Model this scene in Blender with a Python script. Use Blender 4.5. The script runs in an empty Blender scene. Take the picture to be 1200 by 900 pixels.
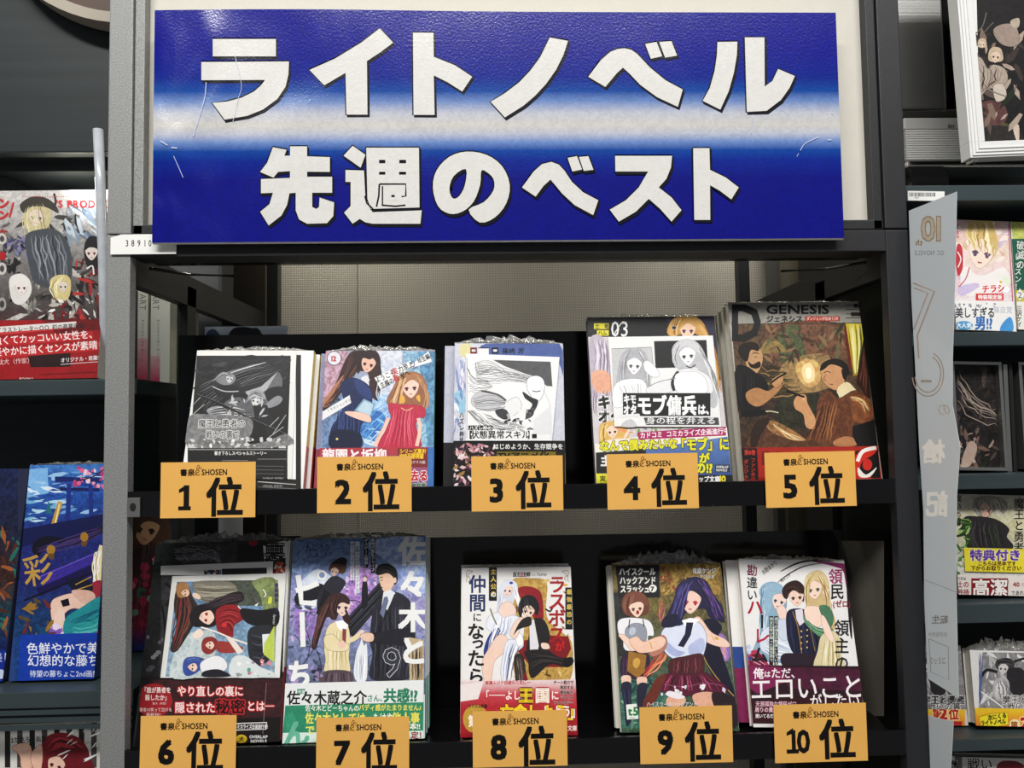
import bpy, bmesh, math, random
import numpy as np
from mathutils import Vector, Matrix
from mathutils.geometry import tessellate_polygon
SC = bpy.context.scene
COL = SC.collection
# ---------------------------------------------------------------- camera, world, lights, exposure
CAM = np.array([-0.0241, -0.7090, 0.0598]); YAW, PITCH, ROLL, FPX = 0.0289445, 0.0512983, -0.0145919, 870.0
def cam_axes():
    cy, sy, cp, sp, cr, sr = math.cos(YAW), math.sin(YAW), math.cos(PITCH), math.sin(PITCH), math.cos(ROLL), math.sin(ROLL)
    f = np.array([sy*cp, cy*cp, sp]); r0 = np.array([cy, -sy, 0]); u0 = np.cross(r0, f)
    return cr*r0+sr*u0, -sr*r0+cr*u0, f
CR, CU, CF = cam_axes()
cam = bpy.data.objects.new('camera', bpy.data.cameras.new('camera')); COL.objects.link(cam)
cam.data.sensor_width = 36; cam.data.lens = FPX/1200*36; cam.data.clip_start = .02
cam.matrix_world = Matrix(((CR[0], CU[0], -CF[0], CAM[0]), (CR[1], CU[1], -CF[1], CAM[1]), (CR[2], CU[2], -CF[2], CAM[2]), (0, 0, 0, 1)))
SC.camera = cam
def ray(px, py):
    return CR*(px-600)/FPX - CU*(py-450)/FPX + CF
def P(px, py, Y=0.0):                      # point of the photograph at depth Y
    d = ray(px, py); t = (Y-CAM[1])/d[1]
    return Vector(CAM+d*t)
W = bpy.data.worlds.new('world'); SC.world = W; W.use_nodes = True
W.node_tree.nodes['Background'].inputs[0].default_value = (.93, .95, 1, 1)
W.node_tree.nodes['Background'].inputs[1].default_value = .16
SC.view_settings.view_transform = 'Standard'; SC.view_settings.look = 'None'
SC.view_settings.gamma = 1; SC.view_settings.exposure = 0.0
def area(name, loc, aim, sx, sy, power, col=(1, 1, 1)):
    l = bpy.data.lights.new(name, 'AREA'); l.shape = 'RECTANGLE'; l.size = sx; l.size_y = sy; l.energy = power; l.color = col
    o = bpy.data.objects.new(name, l); COL.objects.link(o); o.location = loc
    o.rotation_euler = (Vector(aim)-Vector(loc)).to_track_quat('-Z', 'Y').to_euler()
    return o
area('ceiling_tube_left', (-.8, -1.75, 1.95), (-.1, .2, -.1), 1.4, .2, 47, (1, .98, .94))
area('ceiling_tube_front', (.6, -1.8, 1.95), (.1, .1, -.1), 1.6, .2, 45, (1, .98, .95))
area('rear_fill_left', (-.30, .42, .60), (-.28, .60, .12), .10, .06, 1.3, (1, .95, .84))  # unseen light added to brighten the left of the back wall
area('rear_fill_right', (.46, .42, .60), (.40, .60, .12), .16, .06, 2.0, (1, .95, .84))  # unseen light added to brighten the right of the back wall

area('left_shelf_fill', (-.50, .135, .335), (-.46, .20, .15), .16, .02, .5, (1, .97, .92))  # unseen light added to lift the dark magazine spines

# ---------------------------------------------------------------- materials
def hexc(c):
    if not isinstance(c, str): return tuple(c)
    c = c.lstrip('#')
    if len(c) == 3: c = ''.join(k*2 for k in c)
    v = [int(c[i:i+2], 16)/255 for i in (0, 2, 4)]
    return tuple(x/12.92 if x <= .04045 else ((x+.055)/1.055)**2.4 for x in v)
MATS = {}
def mat(name, col='#888', rough=.5, metal=0, bump=0, bscale=200, var=0, vscale=60, coat=0, alpha=1, trans=0, stretch=(1, 1, 1), spec=.5, attr=False, gamma=1.0):
    if name in MATS: return MATS[name]
    m = bpy.data.materials.new(name); m.use_nodes = True; nt = m.node_tree; b = nt.nodes['Principled BSDF']
    L = nt.links.new; c = hexc(col)+(1,)
    b.inputs['Base Color'].default_value = c; b.inputs['Roughness'].default_value = rough; b.inputs['Metallic'].default_value = metal
    b.inputs['Coat Weight'].default_value = coat; b.inputs['Coat Roughness'].default_value = .08
    b.inputs['Alpha'].default_value = alpha; b.inputs['Transmission Weight'].default_value = trans
    b.inputs['Specular IOR Level'].default_value = spec
    tc = nt.nodes.new('ShaderNodeTexCoord'); mp = nt.nodes.new('ShaderNodeMapping'); mp.inputs['Scale'].default_value = stretch
    L(tc.outputs['Object'], mp.inputs['Vector'])
    src = None
    if attr:
        a = nt.nodes.new('ShaderNodeVertexColor'); a.layer_name = 'Col'; src = a.outputs['Color']
        n = nt.nodes.new('ShaderNodeTexNoise'); n.inputs['Scale'].default_value = 130; n.inputs['Detail'].default_value = 5; n.inputs['Distortion'].default_value = 1.6
        L(mp.outputs[0], n.inputs['Vector'])
        r = nt.nodes.new('ShaderNodeValToRGB'); r.color_ramp.elements[0].position = .38; r.color_ramp.elements[0].color = (.12, .12, .12, 1)
        r.color_ramp.elements[1].position = .62; r.color_ramp.elements[1].color = (.88, .88, .88, 1)
        L(n.outputs['Fac'], r.inputs[0])
        mx = nt.nodes.new('ShaderNodeMix'); mx.data_type = 'RGBA'; mx.blend_type = 'OVERLAY'
        inv = nt.nodes.new('ShaderNodeMath'); inv.operation = 'SUBTRACT'; inv.inputs[0].default_value = 1.0
        L(a.outputs['Alpha'], inv.inputs[1]); mxx = nt.nodes.new('ShaderNodeMath'); mxx.operation = 'MAXIMUM'; mxx.inputs[1].default_value = .10; L(inv.outputs[0], mxx.inputs[0]); inv = mxx; L(inv.outputs[0], mx.inputs[0]); L(src, mx.inputs[6]); L(r.outputs[0], mx.inputs[7])
        gm = nt.nodes.new('ShaderNodeGamma'); gm.inputs[1].default_value = gamma; L(mx.outputs[2], gm.inputs[0]); src = gm.outputs[0]; L(src, b.inputs['Base Color'])
    if var:
        n = nt.nodes.new('ShaderNodeTexNoise'); n.inputs['Scale'].default_value = vscale; n.inputs['Detail'].default_value = 6
        L(mp.outputs[0], n.inputs['Vector'])
        mr = nt.nodes.new('ShaderNodeMapRange'); mr.inputs[1].default_value = .3; mr.inputs[2].default_value = .7; mr.inputs[3].default_value = 1-var; mr.inputs[4].default_value = 1+var
        L(n.outputs['Fac'], mr.inputs[0])
        vm = nt.nodes.new('ShaderNodeVectorMath'); vm.operation = 'MULTIPLY'; vm.inputs[0].default_value = c[:3]
        if src: L(src, vm.inputs[0])
        L(mr.outputs[0], vm.inputs[1]); L(vm.outputs[0], b.inputs['Base Color'])
    if bump:
        n = nt.nodes.new('ShaderNodeTexNoise'); n.inputs['Scale'].default_value = bscale; n.inputs['Detail'].default_value = 4
        L(mp.outputs[0], n.inputs['Vector'])
        bp = nt.nodes.new('ShaderNodeBump'); bp.inputs['Strength'].default_value = min(1, bump); bp.inputs['Distance'].default_value = .001*max(1, bump)
        L(n.outputs['Fac'], bp.inputs['Height']); L(bp.outputs[0], b.inputs['Normal'])
        if coat: L(bp.outputs[0], b.inputs['Coat Normal'])
    MATS[name] = m; return m
def film_mat(name, tint='#ffffff', ior=1.45, rough=.05, bump=.5, bscale=120, haze=0.0, onesided=False):
    m = bpy.data.materials.new(name); m.use_nodes = True; nt = m.node_tree; nt.nodes.clear(); L = nt.links.new
    out = nt.nodes.new('ShaderNodeOutputMaterial'); mx = nt.nodes.new('ShaderNodeMixShader'); tr = nt.nodes.new('ShaderNodeBsdfTransparent')
    gl = nt.nodes.new('ShaderNodeBsdfGlossy'); fr = nt.nodes.new('ShaderNodeFresnel'); bp = nt.nodes.new('ShaderNodeBump'); n = nt.nodes.new('ShaderNodeTexNoise')
    tc = nt.nodes.new('ShaderNodeTexCoord'); L(tc.outputs['Object'], n.inputs['Vector'])
    n.inputs['Scale'].default_value = bscale; n.inputs['Detail'].default_value = 3; n.inputs['Distortion'].default_value = 1.5
    bp.inputs['Strength'].default_value = bump; bp.inputs['Distance'].default_value = .002
    L(n.outputs['Fac'], bp.inputs['Height']); L(bp.outputs[0], gl.inputs['Normal']); L(bp.outputs[0], fr.inputs['Normal'])
    fr.inputs[0].default_value = ior; gl.inputs['Roughness'].default_value = rough; tr.inputs[0].default_value = hexc(tint)+(1,)
    fo = fr.outputs[0]
    if onesided:                                # a thin pane reflects from its outer faces only
        ge = nt.nodes.new('ShaderNodeNewGeometry'); sb = nt.nodes.new('ShaderNodeMath'); sb.operation = 'SUBTRACT'; sb.inputs[0].default_value = 1.0
        ml = nt.nodes.new('ShaderNodeMath'); ml.operation = 'MULTIPLY'; L(ge.outputs['Backfacing'], sb.inputs[1]); L(sb.outputs[0], ml.inputs[0]); L(fo, ml.inputs[1]); fo = ml.outputs[0]
    L(fo, mx.inputs[0]); L(tr.outputs[0], mx.inputs[1]); L(gl.outputs[0], mx.inputs[2])
    last = mx.outputs[0]
    if haze:
        df = nt.nodes.new('ShaderNodeBsdfDiffuse'); df.inputs[0].default_value = (.9, .92, .95, 1); m2 = nt.nodes.new('ShaderNodeMixShader'); m2.inputs[0].default_value = haze
        L(last, m2.inputs[1]); L(df.outputs[0], m2.inputs[2]); last = m2.outputs[0]
    L(last, out.inputs[0]); MATS[name] = m; return m
M_POST_LIT = mat('rack_paint_lit', '#8c8d8c', .5, .25, bump=.35, bscale=1300, var=.35, vscale=900)  # left side of the rack: light falling on it put into the colour
M_POSTD = mat('rack_paint_unlit', '#26272a', .45, .2, bump=.3, bscale=1300, var=.3, vscale=900)  # same rack paint without the added light
M_BLACK = mat('black_plastic', '#08080a', .22, bump=.15, bscale=25)
M_BACK = mat('black_acrylic', '#030304', .16, bump=.1, bscale=12)
M_GREEN = mat('shelf_steel', '#3b474a', .45, .25, var=.08, vscale=18, stretch=(.15, 1, 4))
M_GREEND = mat('shelf_back_steel', '#23292b', .5, .2, var=.18, vscale=22, stretch=(.1, 1, 5))
M_PANEL = mat('header_panel', '#cfcbc0', .6, var=.02)
M_PAGE = mat('page_edges', '#e6e0d0', .85, var=.1, vscale=900, stretch=(1, .1, .1))
M_PAPER = mat('white_paper', '#f2f2ee', .7)
M_PRINT = mat('printed_cover', attr=True, rough=.5, coat=.04, spec=.3, gamma=1.22)
M_BAND = mat('printed_band', attr=True, rough=.5, coat=.04, spec=.3, gamma=1.22)
M_SILVER = mat('brushed_silver', '#a9a9a6', .32, .9, bump=.2, bscale=40, stretch=(.05, 1, 12))
M_CHROME = mat('chrome', '#d0d0d0', .12, 1)
M_WHITEP = mat('white_plastic', '#e9e9e7', .35)
M_DARK = mat('dark_matter', '#0d0e0f', .6)
M_FILM = film_mat('shrink_film', ior=1.07, rough=.07, bump=.5, bscale=45)
M_CRINKLE = film_mat('crinkled_film', ior=1.9, rough=.12, bump=1, bscale=150, haze=.10)
M_SLEEVE = film_mat('clear_sleeve', ior=1.14, rough=.08, bump=.25, bscale=20, onesided=True)
M_ACRYL = film_mat('clear_acrylic', tint='#dfe3e0', ior=1.12, rough=.03, bump=.05, bscale=4, onesided=True)

# ---------------------------------------------------------------- object helpers
def new_obj(name, verts, faces, m, parent=None, smooth=False):
    me = bpy.data.meshes.new(name); me.from_pydata([tuple(v) for v in verts], [], faces); me.update()
    if m: me.materials.append(m)
    if smooth: me.polygons.foreach_set('use_smooth', [True]*len(me.polygons))
    o = bpy.data.objects.new(name, me); COL.objects.link(o); o.parent = parent; return o
def bm_obj(name, bm, m, parent=None, smooth=False):
    me = bpy.data.meshes.new(name); bm.to_mesh(me); bm.free(); me.materials.append(m)
    if smooth: me.polygons.foreach_set('use_smooth', [True]*len(me.polygons))
    o = bpy.data.objects.new(name, me); COL.objects.link(o); o.parent = parent; return o
def add_box(bm, x0, x1, y0, y1, z0, z1, bev=0):
    vs = [bm.verts.new((x, y, z)) for z in (z0, z1) for y in (y0, y1) for x in (x0, x1)]
    fs = [bm.faces.new([vs[i] for i in f]) for f in ((0, 2, 3, 1), (4, 5, 7, 6), (0, 1, 5, 4), (2, 6, 7, 3), (0, 4, 6, 2), (1, 3, 7, 5))]
    if bev: bmesh.ops.bevel(bm, geom=list({e for f in fs for e in f.edges}), offset=bev, segments=2, affect='EDGES', profile=.7)
def box(name, x0, x1, y0, y1, z0, z1, m, parent=None, bev=0):
    bm = bmesh.new(); add_box(bm, x0, x1, y0, y1, z0, z1, bev); return bm_obj(name, bm, m, parent)
def boxes(name, L, m, parent=None, bev=0):
    bm = bmesh.new()
    for b in L: add_box(bm, *b, bev)
    return bm_obj(name, bm, m, parent)
def tube(name, pts, r, m, parent=None, n=8):
    bm = bmesh.new(); rings = []
    for i, p in enumerate(pts):
        p = Vector(p); d = (Vector(pts[min(i+1, len(pts)-1)])-Vector(pts[max(i-1, 0)])).normalized()
        a = d.orthogonal().normalized(); b = d.cross(a)
        rings.append([bm.verts.new(p+(a*math.cos(k*2*math.pi/n)+b*math.sin(k*2*math.pi/n))*r) for k in range(n)])
    for A, B in zip(rings, rings[1:]):
        for k in range(n): bm.faces.new((A[k], A[(k+1) % n], B[(k+1) % n], B[k]))
    bm.faces.new(rings[0][::-1]); bm.faces.new(rings[-1])
    return bm_obj(name, bm, m, parent, True)
def thing(name, label, cat, M=None, group=None, loc=(0, 0, 0)):
    o = bpy.data.objects.new(name, None); o.empty_display_size = .02; COL.objects.link(o)
    o.matrix_world = M if M is not None else Matrix.Translation(loc)
    return tag(o, label, cat, group)
def tag(o, label, cat, group=None, kind=None):
    o['label'] = label; o['category'] = cat
    if group: o['group'] = group
    if kind: o['kind'] = kind
    return o
def structure(o):
    o['kind'] = 'structure'; return o

# ---------------------------------------------------------------- print: flat art drawn on a real surface
GL = {}
def glyph(ch):
    if ch not in GL:
        c = bpy.data.curves.new('g', 'FONT'); c.body = ch; c.size = 1; c.resolution_u = 2
        o = bpy.data.objects.new('g', c); me = bpy.data.meshes.new_from_object(o)
        v = [tuple(p.co[:2]) for p in me.vertices]; f = [tuple(p.vertices) for p in me.polygons]
        bpy.data.objects.remove(o); bpy.data.curves.remove(c); bpy.data.meshes.remove(me)
        w = max((p[0] for p in v), default=.3); full = ord(ch) > 0x2000
        GL[ch] = (v, f, 1.0 if full else w+.06)
    return GL[ch]
def smooth(pts, closed, k=4):
    n = len(pts); out = []
    rng = range(n if closed else n-1)
    for i in rng:
        g = (lambda j: pts[j % n]) if closed else (lambda j: pts[max(0, min(n-1, j))])
        a, b, c, d = g(i-1), g(i), g(i+1), g(i+2)
        for s in range(k):
            t = s/k
            out.append(tuple(.5*(2*b[q]+(c[q]-a[q])*t+(2*a[q]-5*b[q]+4*c[q]-d[q])*t*t+(3*b[q]-a[q]-3*c[q]+d[q])*t**3) for q in (0, 1)))
    if not closed: out.append(pts[-1])
    return out
def pp(s):
    if not isinstance(s, str): return s
    v = [float(x) for x in s.replace(',', ' ').split()]
    return list(zip(v[::2], v[1::2]))
def mixc(a, b, t):
    return tuple(x+(y-x)*t for x, y in zip(a, b))
class Art:
    """shapes in pixels of an enlarged crop (origin ox, oy, enlargement s), put on the surface by mp(px, py) -> (x, z)"""
    def __init__(s, mp, ox=0, oy=0, sc=1, clip=None):
        s.mp, s.ox, s.oy, s.sc, s.clip = mp, ox, oy, sc, clip
        s.v, s.f, s.c, s.L = [], [], [], 1; s.tex = 0
    def view(s, ox, oy, sc): s.ox, s.oy, s.sc = ox, oy, sc; return s
    def _put(s, pts):
        b = len(s.v)
        for x, y in pts:
            q = s.mp(s.ox+x/s.sc, s.oy+y/s.sc)
            if s.clip: q = (max(s.clip[0], min(s.clip[2], q[0])), max(s.clip[1], min(s.clip[3], q[1])))
            s.v.append((q[0], -s.L*LAY, q[1]))
        return b
    def _face(s, idx, cols):
        s.f.append(idx); s.c.append([(c[0], c[1], c[2], 1-s.tex) for c in cols])
    def fill(s, loops, col):
        tri = tessellate_polygon([[Vector((x, y, 0)) for x, y in l] for l in loops])
        flat = [p for l in loops for p in l]; b = s._put(flat)
        if isinstance(col, (list, tuple)) and isinstance(col[0], str):
            c1, c2 = hexc(col[0]), hexc(col[1]); ax = 0 if len(col) > 2 else 1
            lo, hi = min(p[ax] for p in flat), max(p[ax] for p in flat)
            cc = [mixc(c1, c2, (p[ax]-lo)/(hi-lo+1e-9)) for p in flat]
        else:
            c1 = hexc(col); cc = [c1]*len(flat)
        for t in tri: s._face([b+i for i in t], [cc[i] for i in t])
        s.L += 1
    def poly(s, col, pts, out=None, w=2, holes=()):
        pts = pp(pts)
        if out: s.line(out, w*2, pts+pts[:2], sm=False)
        s.fill([pts]+[pp(h) for h in holes], col)
    def blob(s, col, pts, out=None, w=1.2, k=4):
        pts = smooth(pp(pts), True, k)
        if out: s.line(out, w*2, pts+pts[:2], sm=False)
        s.fill([pts], col)
    def rect(s, x0, y0, x1, y1, col, col2=None, nx=1, ny=1):
        if col2 is None: return s.poly(col, [(x0, y0), (x1, y0), (x1, y1), (x0, y1)])
        return s.poly([col, col2], [(x0, y0), (x1, y0), (x1, y1), (x0, y1)])
    def grad(s, x0, y0, x1, y1, stops):          # vertical colour bands: [(y, colour), ...]
        stops = [(y0, stops[0][1])]+list(stops)+[(y1, stops[-1][1])]
        for (a, c), (b, d) in zip(stops, stops[1:]):
            if b > a: s.poly([c, d], [(x0, a), (x1, a), (x1, b), (x0, b)]); s.L -= 1
        s.L += 1
    def ell(s, col, cx, cy, rx, ry=None, ang=0, n=18, out=None, w=1):
        ry = ry or rx; a = math.radians(ang); ca, sa = math.cos(a), math.sin(a)
        pts = [(cx+rx*math.cos(t)*ca-ry*math.sin(t)*sa, cy+rx*math.cos(t)*sa+ry*math.sin(t)*ca) for t in [k*2*math.pi/n for k in range(n)]]
        if out: s.line(out, w*2, pts+pts[:2], sm=False)
        s.fill([pts], col)
    def line(s, col, w, pts, sm=True, taper=0, k=4):
        pts = pp(pts)
        if sm and len(pts) > 2: pts = smooth(pts, False, k)
        n = len(pts); quad = []
        for i, p in enumerate(pts):
            a, b = pts[max(0, i-1)], pts[min(n-1, i+1)]
            dx, dy = b[0]-a[0], b[1]-a[1]; l = math.hypot(dx, dy) or 1
            h = w/2*(1-taper*abs(2*i/(n-1)-1)**2)
            quad.append(((p[0]-dy/l*h, p[1]+dx/l*h), (p[0]+dy/l*h, p[1]-dx/l*h)))
        b = s._put([q for pr in quad for q in pr]); c = hexc(col)
        for i in range(n-1): s._face([b+2*i, b+2*i+1, b+2*i+3, b+2*i+2], [c]*4)
        s.L += 1
    def strands(s, cols, w, A, B, n, jit=0, seed=1, taper=.9):
        A, B = smooth(pp(A), False), smooth(pp(B), False); m = max(len(A), len(B)); R = random.Random(seed)
        A = [A[round(i*(len(A)-1)/(m-1))] for i in range(m)]; B = [B[round(i*(len(B)-1)/(m-1))] for i in range(m)]
        for k in range(n):
            t = (k+.5)/n+R.uniform(-.4, .4)/n
            s.line(cols[R.randrange(len(cols))], w*R.uniform(.5, 1.3), [(a[0]+(b[0]-a[0])*t+R.uniform(-jit, jit), a[1]+(b[1]-a[1])*t+R.uniform(-jit, jit)) for a, b in zip(A, B)], sm=False, taper=taper)
            s.L -= .85
        s.L = math.ceil(s.L)+1
    def scat(s, n, x0, y0, x1, y1, size, cols, seed=1, el=1, ang=None, spread=20):
        R = random.Random(seed)
        for _ in range(n):
            sz = size*R.uniform(.4, 1.3); a = R.uniform(0, 180) if ang is None else ang+R.uniform(-spread, spread)
            x, y = R.uniform(x0, x1), R.uniform(y0, y1); q = R.randint(4, 6); sa, ca = math.sin(math.radians(a)), math.cos(math.radians(a))
            pts = []
            for j in range(q):
                t = 2*math.pi*j/q+R.uniform(-.3, .3); u, v = sz*el*math.cos(t), sz*math.sin(t)/el
                pts.append((x+u*ca-v*sa, y+u*sa+v*ca))
            b = s._put(pts); c = hexc(cols[R.randrange(len(cols))]); s._face(list(range(b, b+q)), [c]*q); s.L += .06
        s.L = math.ceil(s.L)+1
    def text(s, t, x, y, size, col, v=False, b=0, ang=0, sx=1, adv=1.0, out=None, ow=.06, sh=0, grad=None):
        """x, y: left end of the base line (or, vertical, top left of the first character)"""
        if out: s._text(t, x, y, size, out, v, b+ow, ang, sx, adv, sh, 8)
        s._text(t, x, y, size, col, v, b, ang, sx, adv, sh, 4)
    def _text(s, t, x, y, size, col, v, b, ang, sx, adv, sh, nb):
        a = math.radians(ang); ca, sa = math.cos(a), math.sin(a); cur = 0; c = hexc(col)
        offs = [(0, 0)] if b <= 0 else [(b*math.cos(q), b*math.sin(q)) for q in [math.pi/4+k*2*math.pi/nb for k in range(nb)]]
        for ch in t:
            if ch == ' ': cur += .4*size*sx; continue
            gv, gf, w = glyph(ch)
            rot = v and ch in 'ー―—(){}（）～「」'
            for ox, oy in offs:
                pts = []; s.L += .2
                for gx, gy in gv:
                    gx, gy = gx+ox, gy+oy
                    if rot: gx, gy = gy+.12, .88-gx
                    if v: lx, ly = gx*size*sx+(0 if ord(ch) > 0x2000 else (1-w)*.5*size), cur+(.88-gy)*size
                    else: lx, ly = cur+(gx+sh*gy)*size*sx, -gy*size
                    pts.append((x+lx*ca-ly*sa, y+lx*sa+ly*ca))
                bb = s._put(pts)
                for f in gf: s._face([bb+i for i in f], [c]*len(f))
            s.L -= .2*len(offs); cur += (size*adv if v else w*size*sx*adv)
        s.L += 1+.2*len(offs)
        return cur
    # a plain generic figure's head: skin oval, two eye strokes, small mouth
    def head(s, x, y, r, skin='#f3d6c6', eye='#443', ang=0, line='#a87868'):
        a = math.radians(ang); ca, sa = math.cos(a), math.sin(a)
        T = lambda q: [(x+(u*ca-v*sa)*r, y+(u*sa+v*ca)*r) for u, v in q]
        s.blob(skin, T([(-.85, -.5), (-.8, .1), (-.5, .65), (0, 1.05), (.5, .65), (.8, .1), (.85, -.5), (0, -1)]), out=line, w=.7)
        for q in (-1, 1):
            s.line(eye, r*.13, T([(q*.62, .06), (q*.42, -.08), (q*.2, .04)])); s.ell(eye, *T([(q*.41, .12)])[0], r*.13, r*.17)
        s.line('#b05f55', r*.09, T([(-.14, .62), (0, .66), (.14, .62)]))
    def build(s, name, parent, m=None, y=0):
        s.v = [(a, b+y, c) for a, b, c in s.v]
        if s.L*LAY > 8e-4: print('DEEP', name, parent.get('label') or parent.parent.get('label'), round(s.L))
        me = bpy.data.meshes.new(name); me.from_pydata(s.v, [], s.f); me.update()
        ca = me.color_attributes.new('Col', 'FLOAT_COLOR', 'CORNER')
        order = []
        for p, cs in zip(me.polygons, s.c): order += cs
        ca.data.foreach_set('color', np.array(order, dtype=np.float32).ravel())
        me.materials.append(m or M_PRINT)
        o = bpy.data.objects.new(name, me); COL.objects.link(o); o.parent = parent; return o
LAY = 8e-6

# ---------------------------------------------------------------- books and prints placed by their corners
def fit(tl, tr, br, bl, z=None, Y0=.022, lean=None):
    """frame of a flat rectangle that leans back: bottom edge at depth Y0; returns matrix, width, height"""
    def at(q, t):                                  # ray meets plane through (.,Y0,zb) tilted t
        d = ray(*q); n = np.array([0, math.cos(t), -math.sin(t)])
        k = (n@(np.array([0, Y0, zb])-CAM))/(n@d); return CAM+d*k
    zb = (P(*bl, Y0).z+P(*br, Y0).z)/2 if z is None else z
    if lean is None:
        lo, hi = math.radians(3), math.radians(24)
        for _ in range(30):
            t = (lo+hi)/2
            wt = np.linalg.norm(at(tr, t)-at(tl, t)); wb = np.linalg.norm(at(br, t)-at(bl, t))
            if wt < wb: lo = t
            else: hi = t
        t = (lo+hi)/2
    else: t = math.radians(lean)
    TL, TR, BR, BL = (at(q, t) for q in (tl, tr, br, bl))
    xa = (TR-TL)/np.linalg.norm(TR-TL)+(BR-BL)/np.linalg.norm(BR-BL); xa /= np.linalg.norm(xa)
    n = np.array([0, math.cos(t), -math.sin(t)]); up = np.cross(xa, n); up /= np.linalg.norm(up)
    w = (np.linalg.norm(TR-TL)+np.linalg.norm(BR-BL))/2
    cen = (TL+TR+BR+BL)/4; h = ((TL+TR)/2-(BL+BR)/2)@up
    o = cen-up*h/2
    M = Matrix(((xa[0], n[0], up[0], o[0]), (xa[1], n[1], up[1], o[1]), (xa[2], n[2], up[2], o[2]), (0, 0, 0, 1)))
    return M, w, h, math.degrees(t)
def mapper(M):
    """photograph pixel -> local (x, z) on the plane y = 0 of frame M"""
    o = np.array(M.translation); X, N, U = (np.array(M.col[i][:3]) for i in range(3))
    def f(px, py):
        d = ray(px, py); q = CAM+d*((N@(o-CAM))/(N@d))-o
        return q@X, q@U
    return f
def crinkle(name, w, d, h, parent, seed, amp=.006, front=0):
    """gathered shrink film along the top edge of a wrapped book"""
    R = random.Random(seed); nx, ny = 34, 5; V = []; F = []
    for j in range(ny):
        for i in range(nx):
            t = i/(nx-1); e = min(1, 4*t, 4*(1-t)); u = j/(ny-1)
            V.append((-w/2+w*t+R.uniform(-.0012, .0012), d*u*.8+R.uniform(-.001, .001), h+e*(math.sin(u*math.pi)*amp*R.uniform(.35, 1.3))+R.uniform(0, .0012)))
    for j in range(ny-1):
        for i in range(nx-1): F.append((j*nx+i, j*nx+i+1, (j+1)*nx+i+1, (j+1)*nx+i))
    o = new_obj(name, V, F, M_CRINKLE, parent)
    return o
def book_body(root, w, h, d, spine=('#ddd', None), cover='#eee', spine_side=1, y=0.0):
    """paper block and wrap-round cover; front face at local y = 0"""
    t = .0006; s = spine_side
    xs = sorted((-s*(w/2-.0015), s*(w/2-t)))
    box('page_block', xs[0], xs[1], t, d-t, .001, h-.0015, M_PAGE, root)
    mc = mat('cover_'+cover.strip('#'), cover, .4, coat=.1)
    xs2 = sorted((s*(w/2-t), s*w/2))
    b = boxes('cover', [(-w/2, w/2, 0, t, 0, h), (-w/2, w/2, d-t, d, 0, h), (xs2[0], xs2[1], t, d-t, 0, h)], mc, root)
    if spine[0] != cover:
        ms = mat('spine_'+spine[0].strip('#'), spine[0], .4, coat=.1)
        zz = h if spine[1] is None else h*spine[2]
        xx = sorted((s*w/2, s*(w/2+.0003)))
        if spine[1]:
            box('spine_print', xx[0], xx[1], t, d-t, h*spine[2], h-.001, ms, root)
            box('spine_band', xx[0], xx[1]+(.0002 if s > 0 else 0), t, d-t, .001, h*spine[2], mat('spine_'+spine[1].strip('#'), spine[1], .4), root)
        else: box('spine_print', xx[0], xx[1], t, d-t, .001, h-.001, ms, root)
# ================================================================ setting
def wall_mat():
    m = bpy.data.materials.new('woven_wallcloth'); m.use_nodes = True; nt = m.node_tree; b = nt.nodes['Principled BSDF']; L = nt.links.new
    tc = nt.nodes.new('ShaderNodeTexCoord'); hs = []
    for d in ('X', 'Z'):
        w = nt.nodes.new('ShaderNodeTexWave'); w.wave_type = 'BANDS'; w.bands_direction = d; w.inputs['Scale'].default_value = 95; w.inputs['Distortion'].default_value = 1.2; w.inputs['Detail'].default_value = 2
        L(tc.outputs['Object'], w.inputs['Vector']); hs.append(w)
    mx = nt.nodes.new('ShaderNodeMath'); mx.operation = 'MULTIPLY'; L(hs[0].outputs['Fac'], mx.inputs[0]); L(hs[1].outputs['Fac'], mx.inputs[1])
    r = nt.nodes.new('ShaderNodeMapRange'); r.inputs[3].default_value = .55; r.inputs[4].default_value = 1.15; L(mx.outputs[0], r.inputs[0])
    vm = nt.nodes.new('ShaderNodeVectorMath'); vm.operation = 'MULTIPLY'; vm.inputs[0].default_value = (.56, .53, .45); L(r.outputs[0], vm.inputs[1]); L(vm.outputs[0], b.inputs['Base Color'])
    bp = nt.nodes.new('ShaderNodeBump'); bp.inputs['Distance'].default_value = .001; bp.inputs['Strength'].default_value = .6; L(mx.outputs[0], bp.inputs['Height']); L(bp.outputs[0], b.inputs['Normal'])
    b.inputs['Roughness'].default_value = .6
    return m
M_WALL = wall_mat()
FL = -1.15
structure(box('wall_back', -2.2, 2.2, .60, .66, FL, 1.5, M_WALL))
structure(box('floor', -2.2, 2.2, -1.3, .66, FL-.03, FL, mat('floor_vinyl', '#77736b', .4, var=.1, vscale=8)))
structure(box('trim_1', P(418, 350, .595).x-.0007, P(418, 350, .595).x+.0007, .597, .60, FL, 1.5, mat('wall_seam', '#8a8474', .7)))

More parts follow.
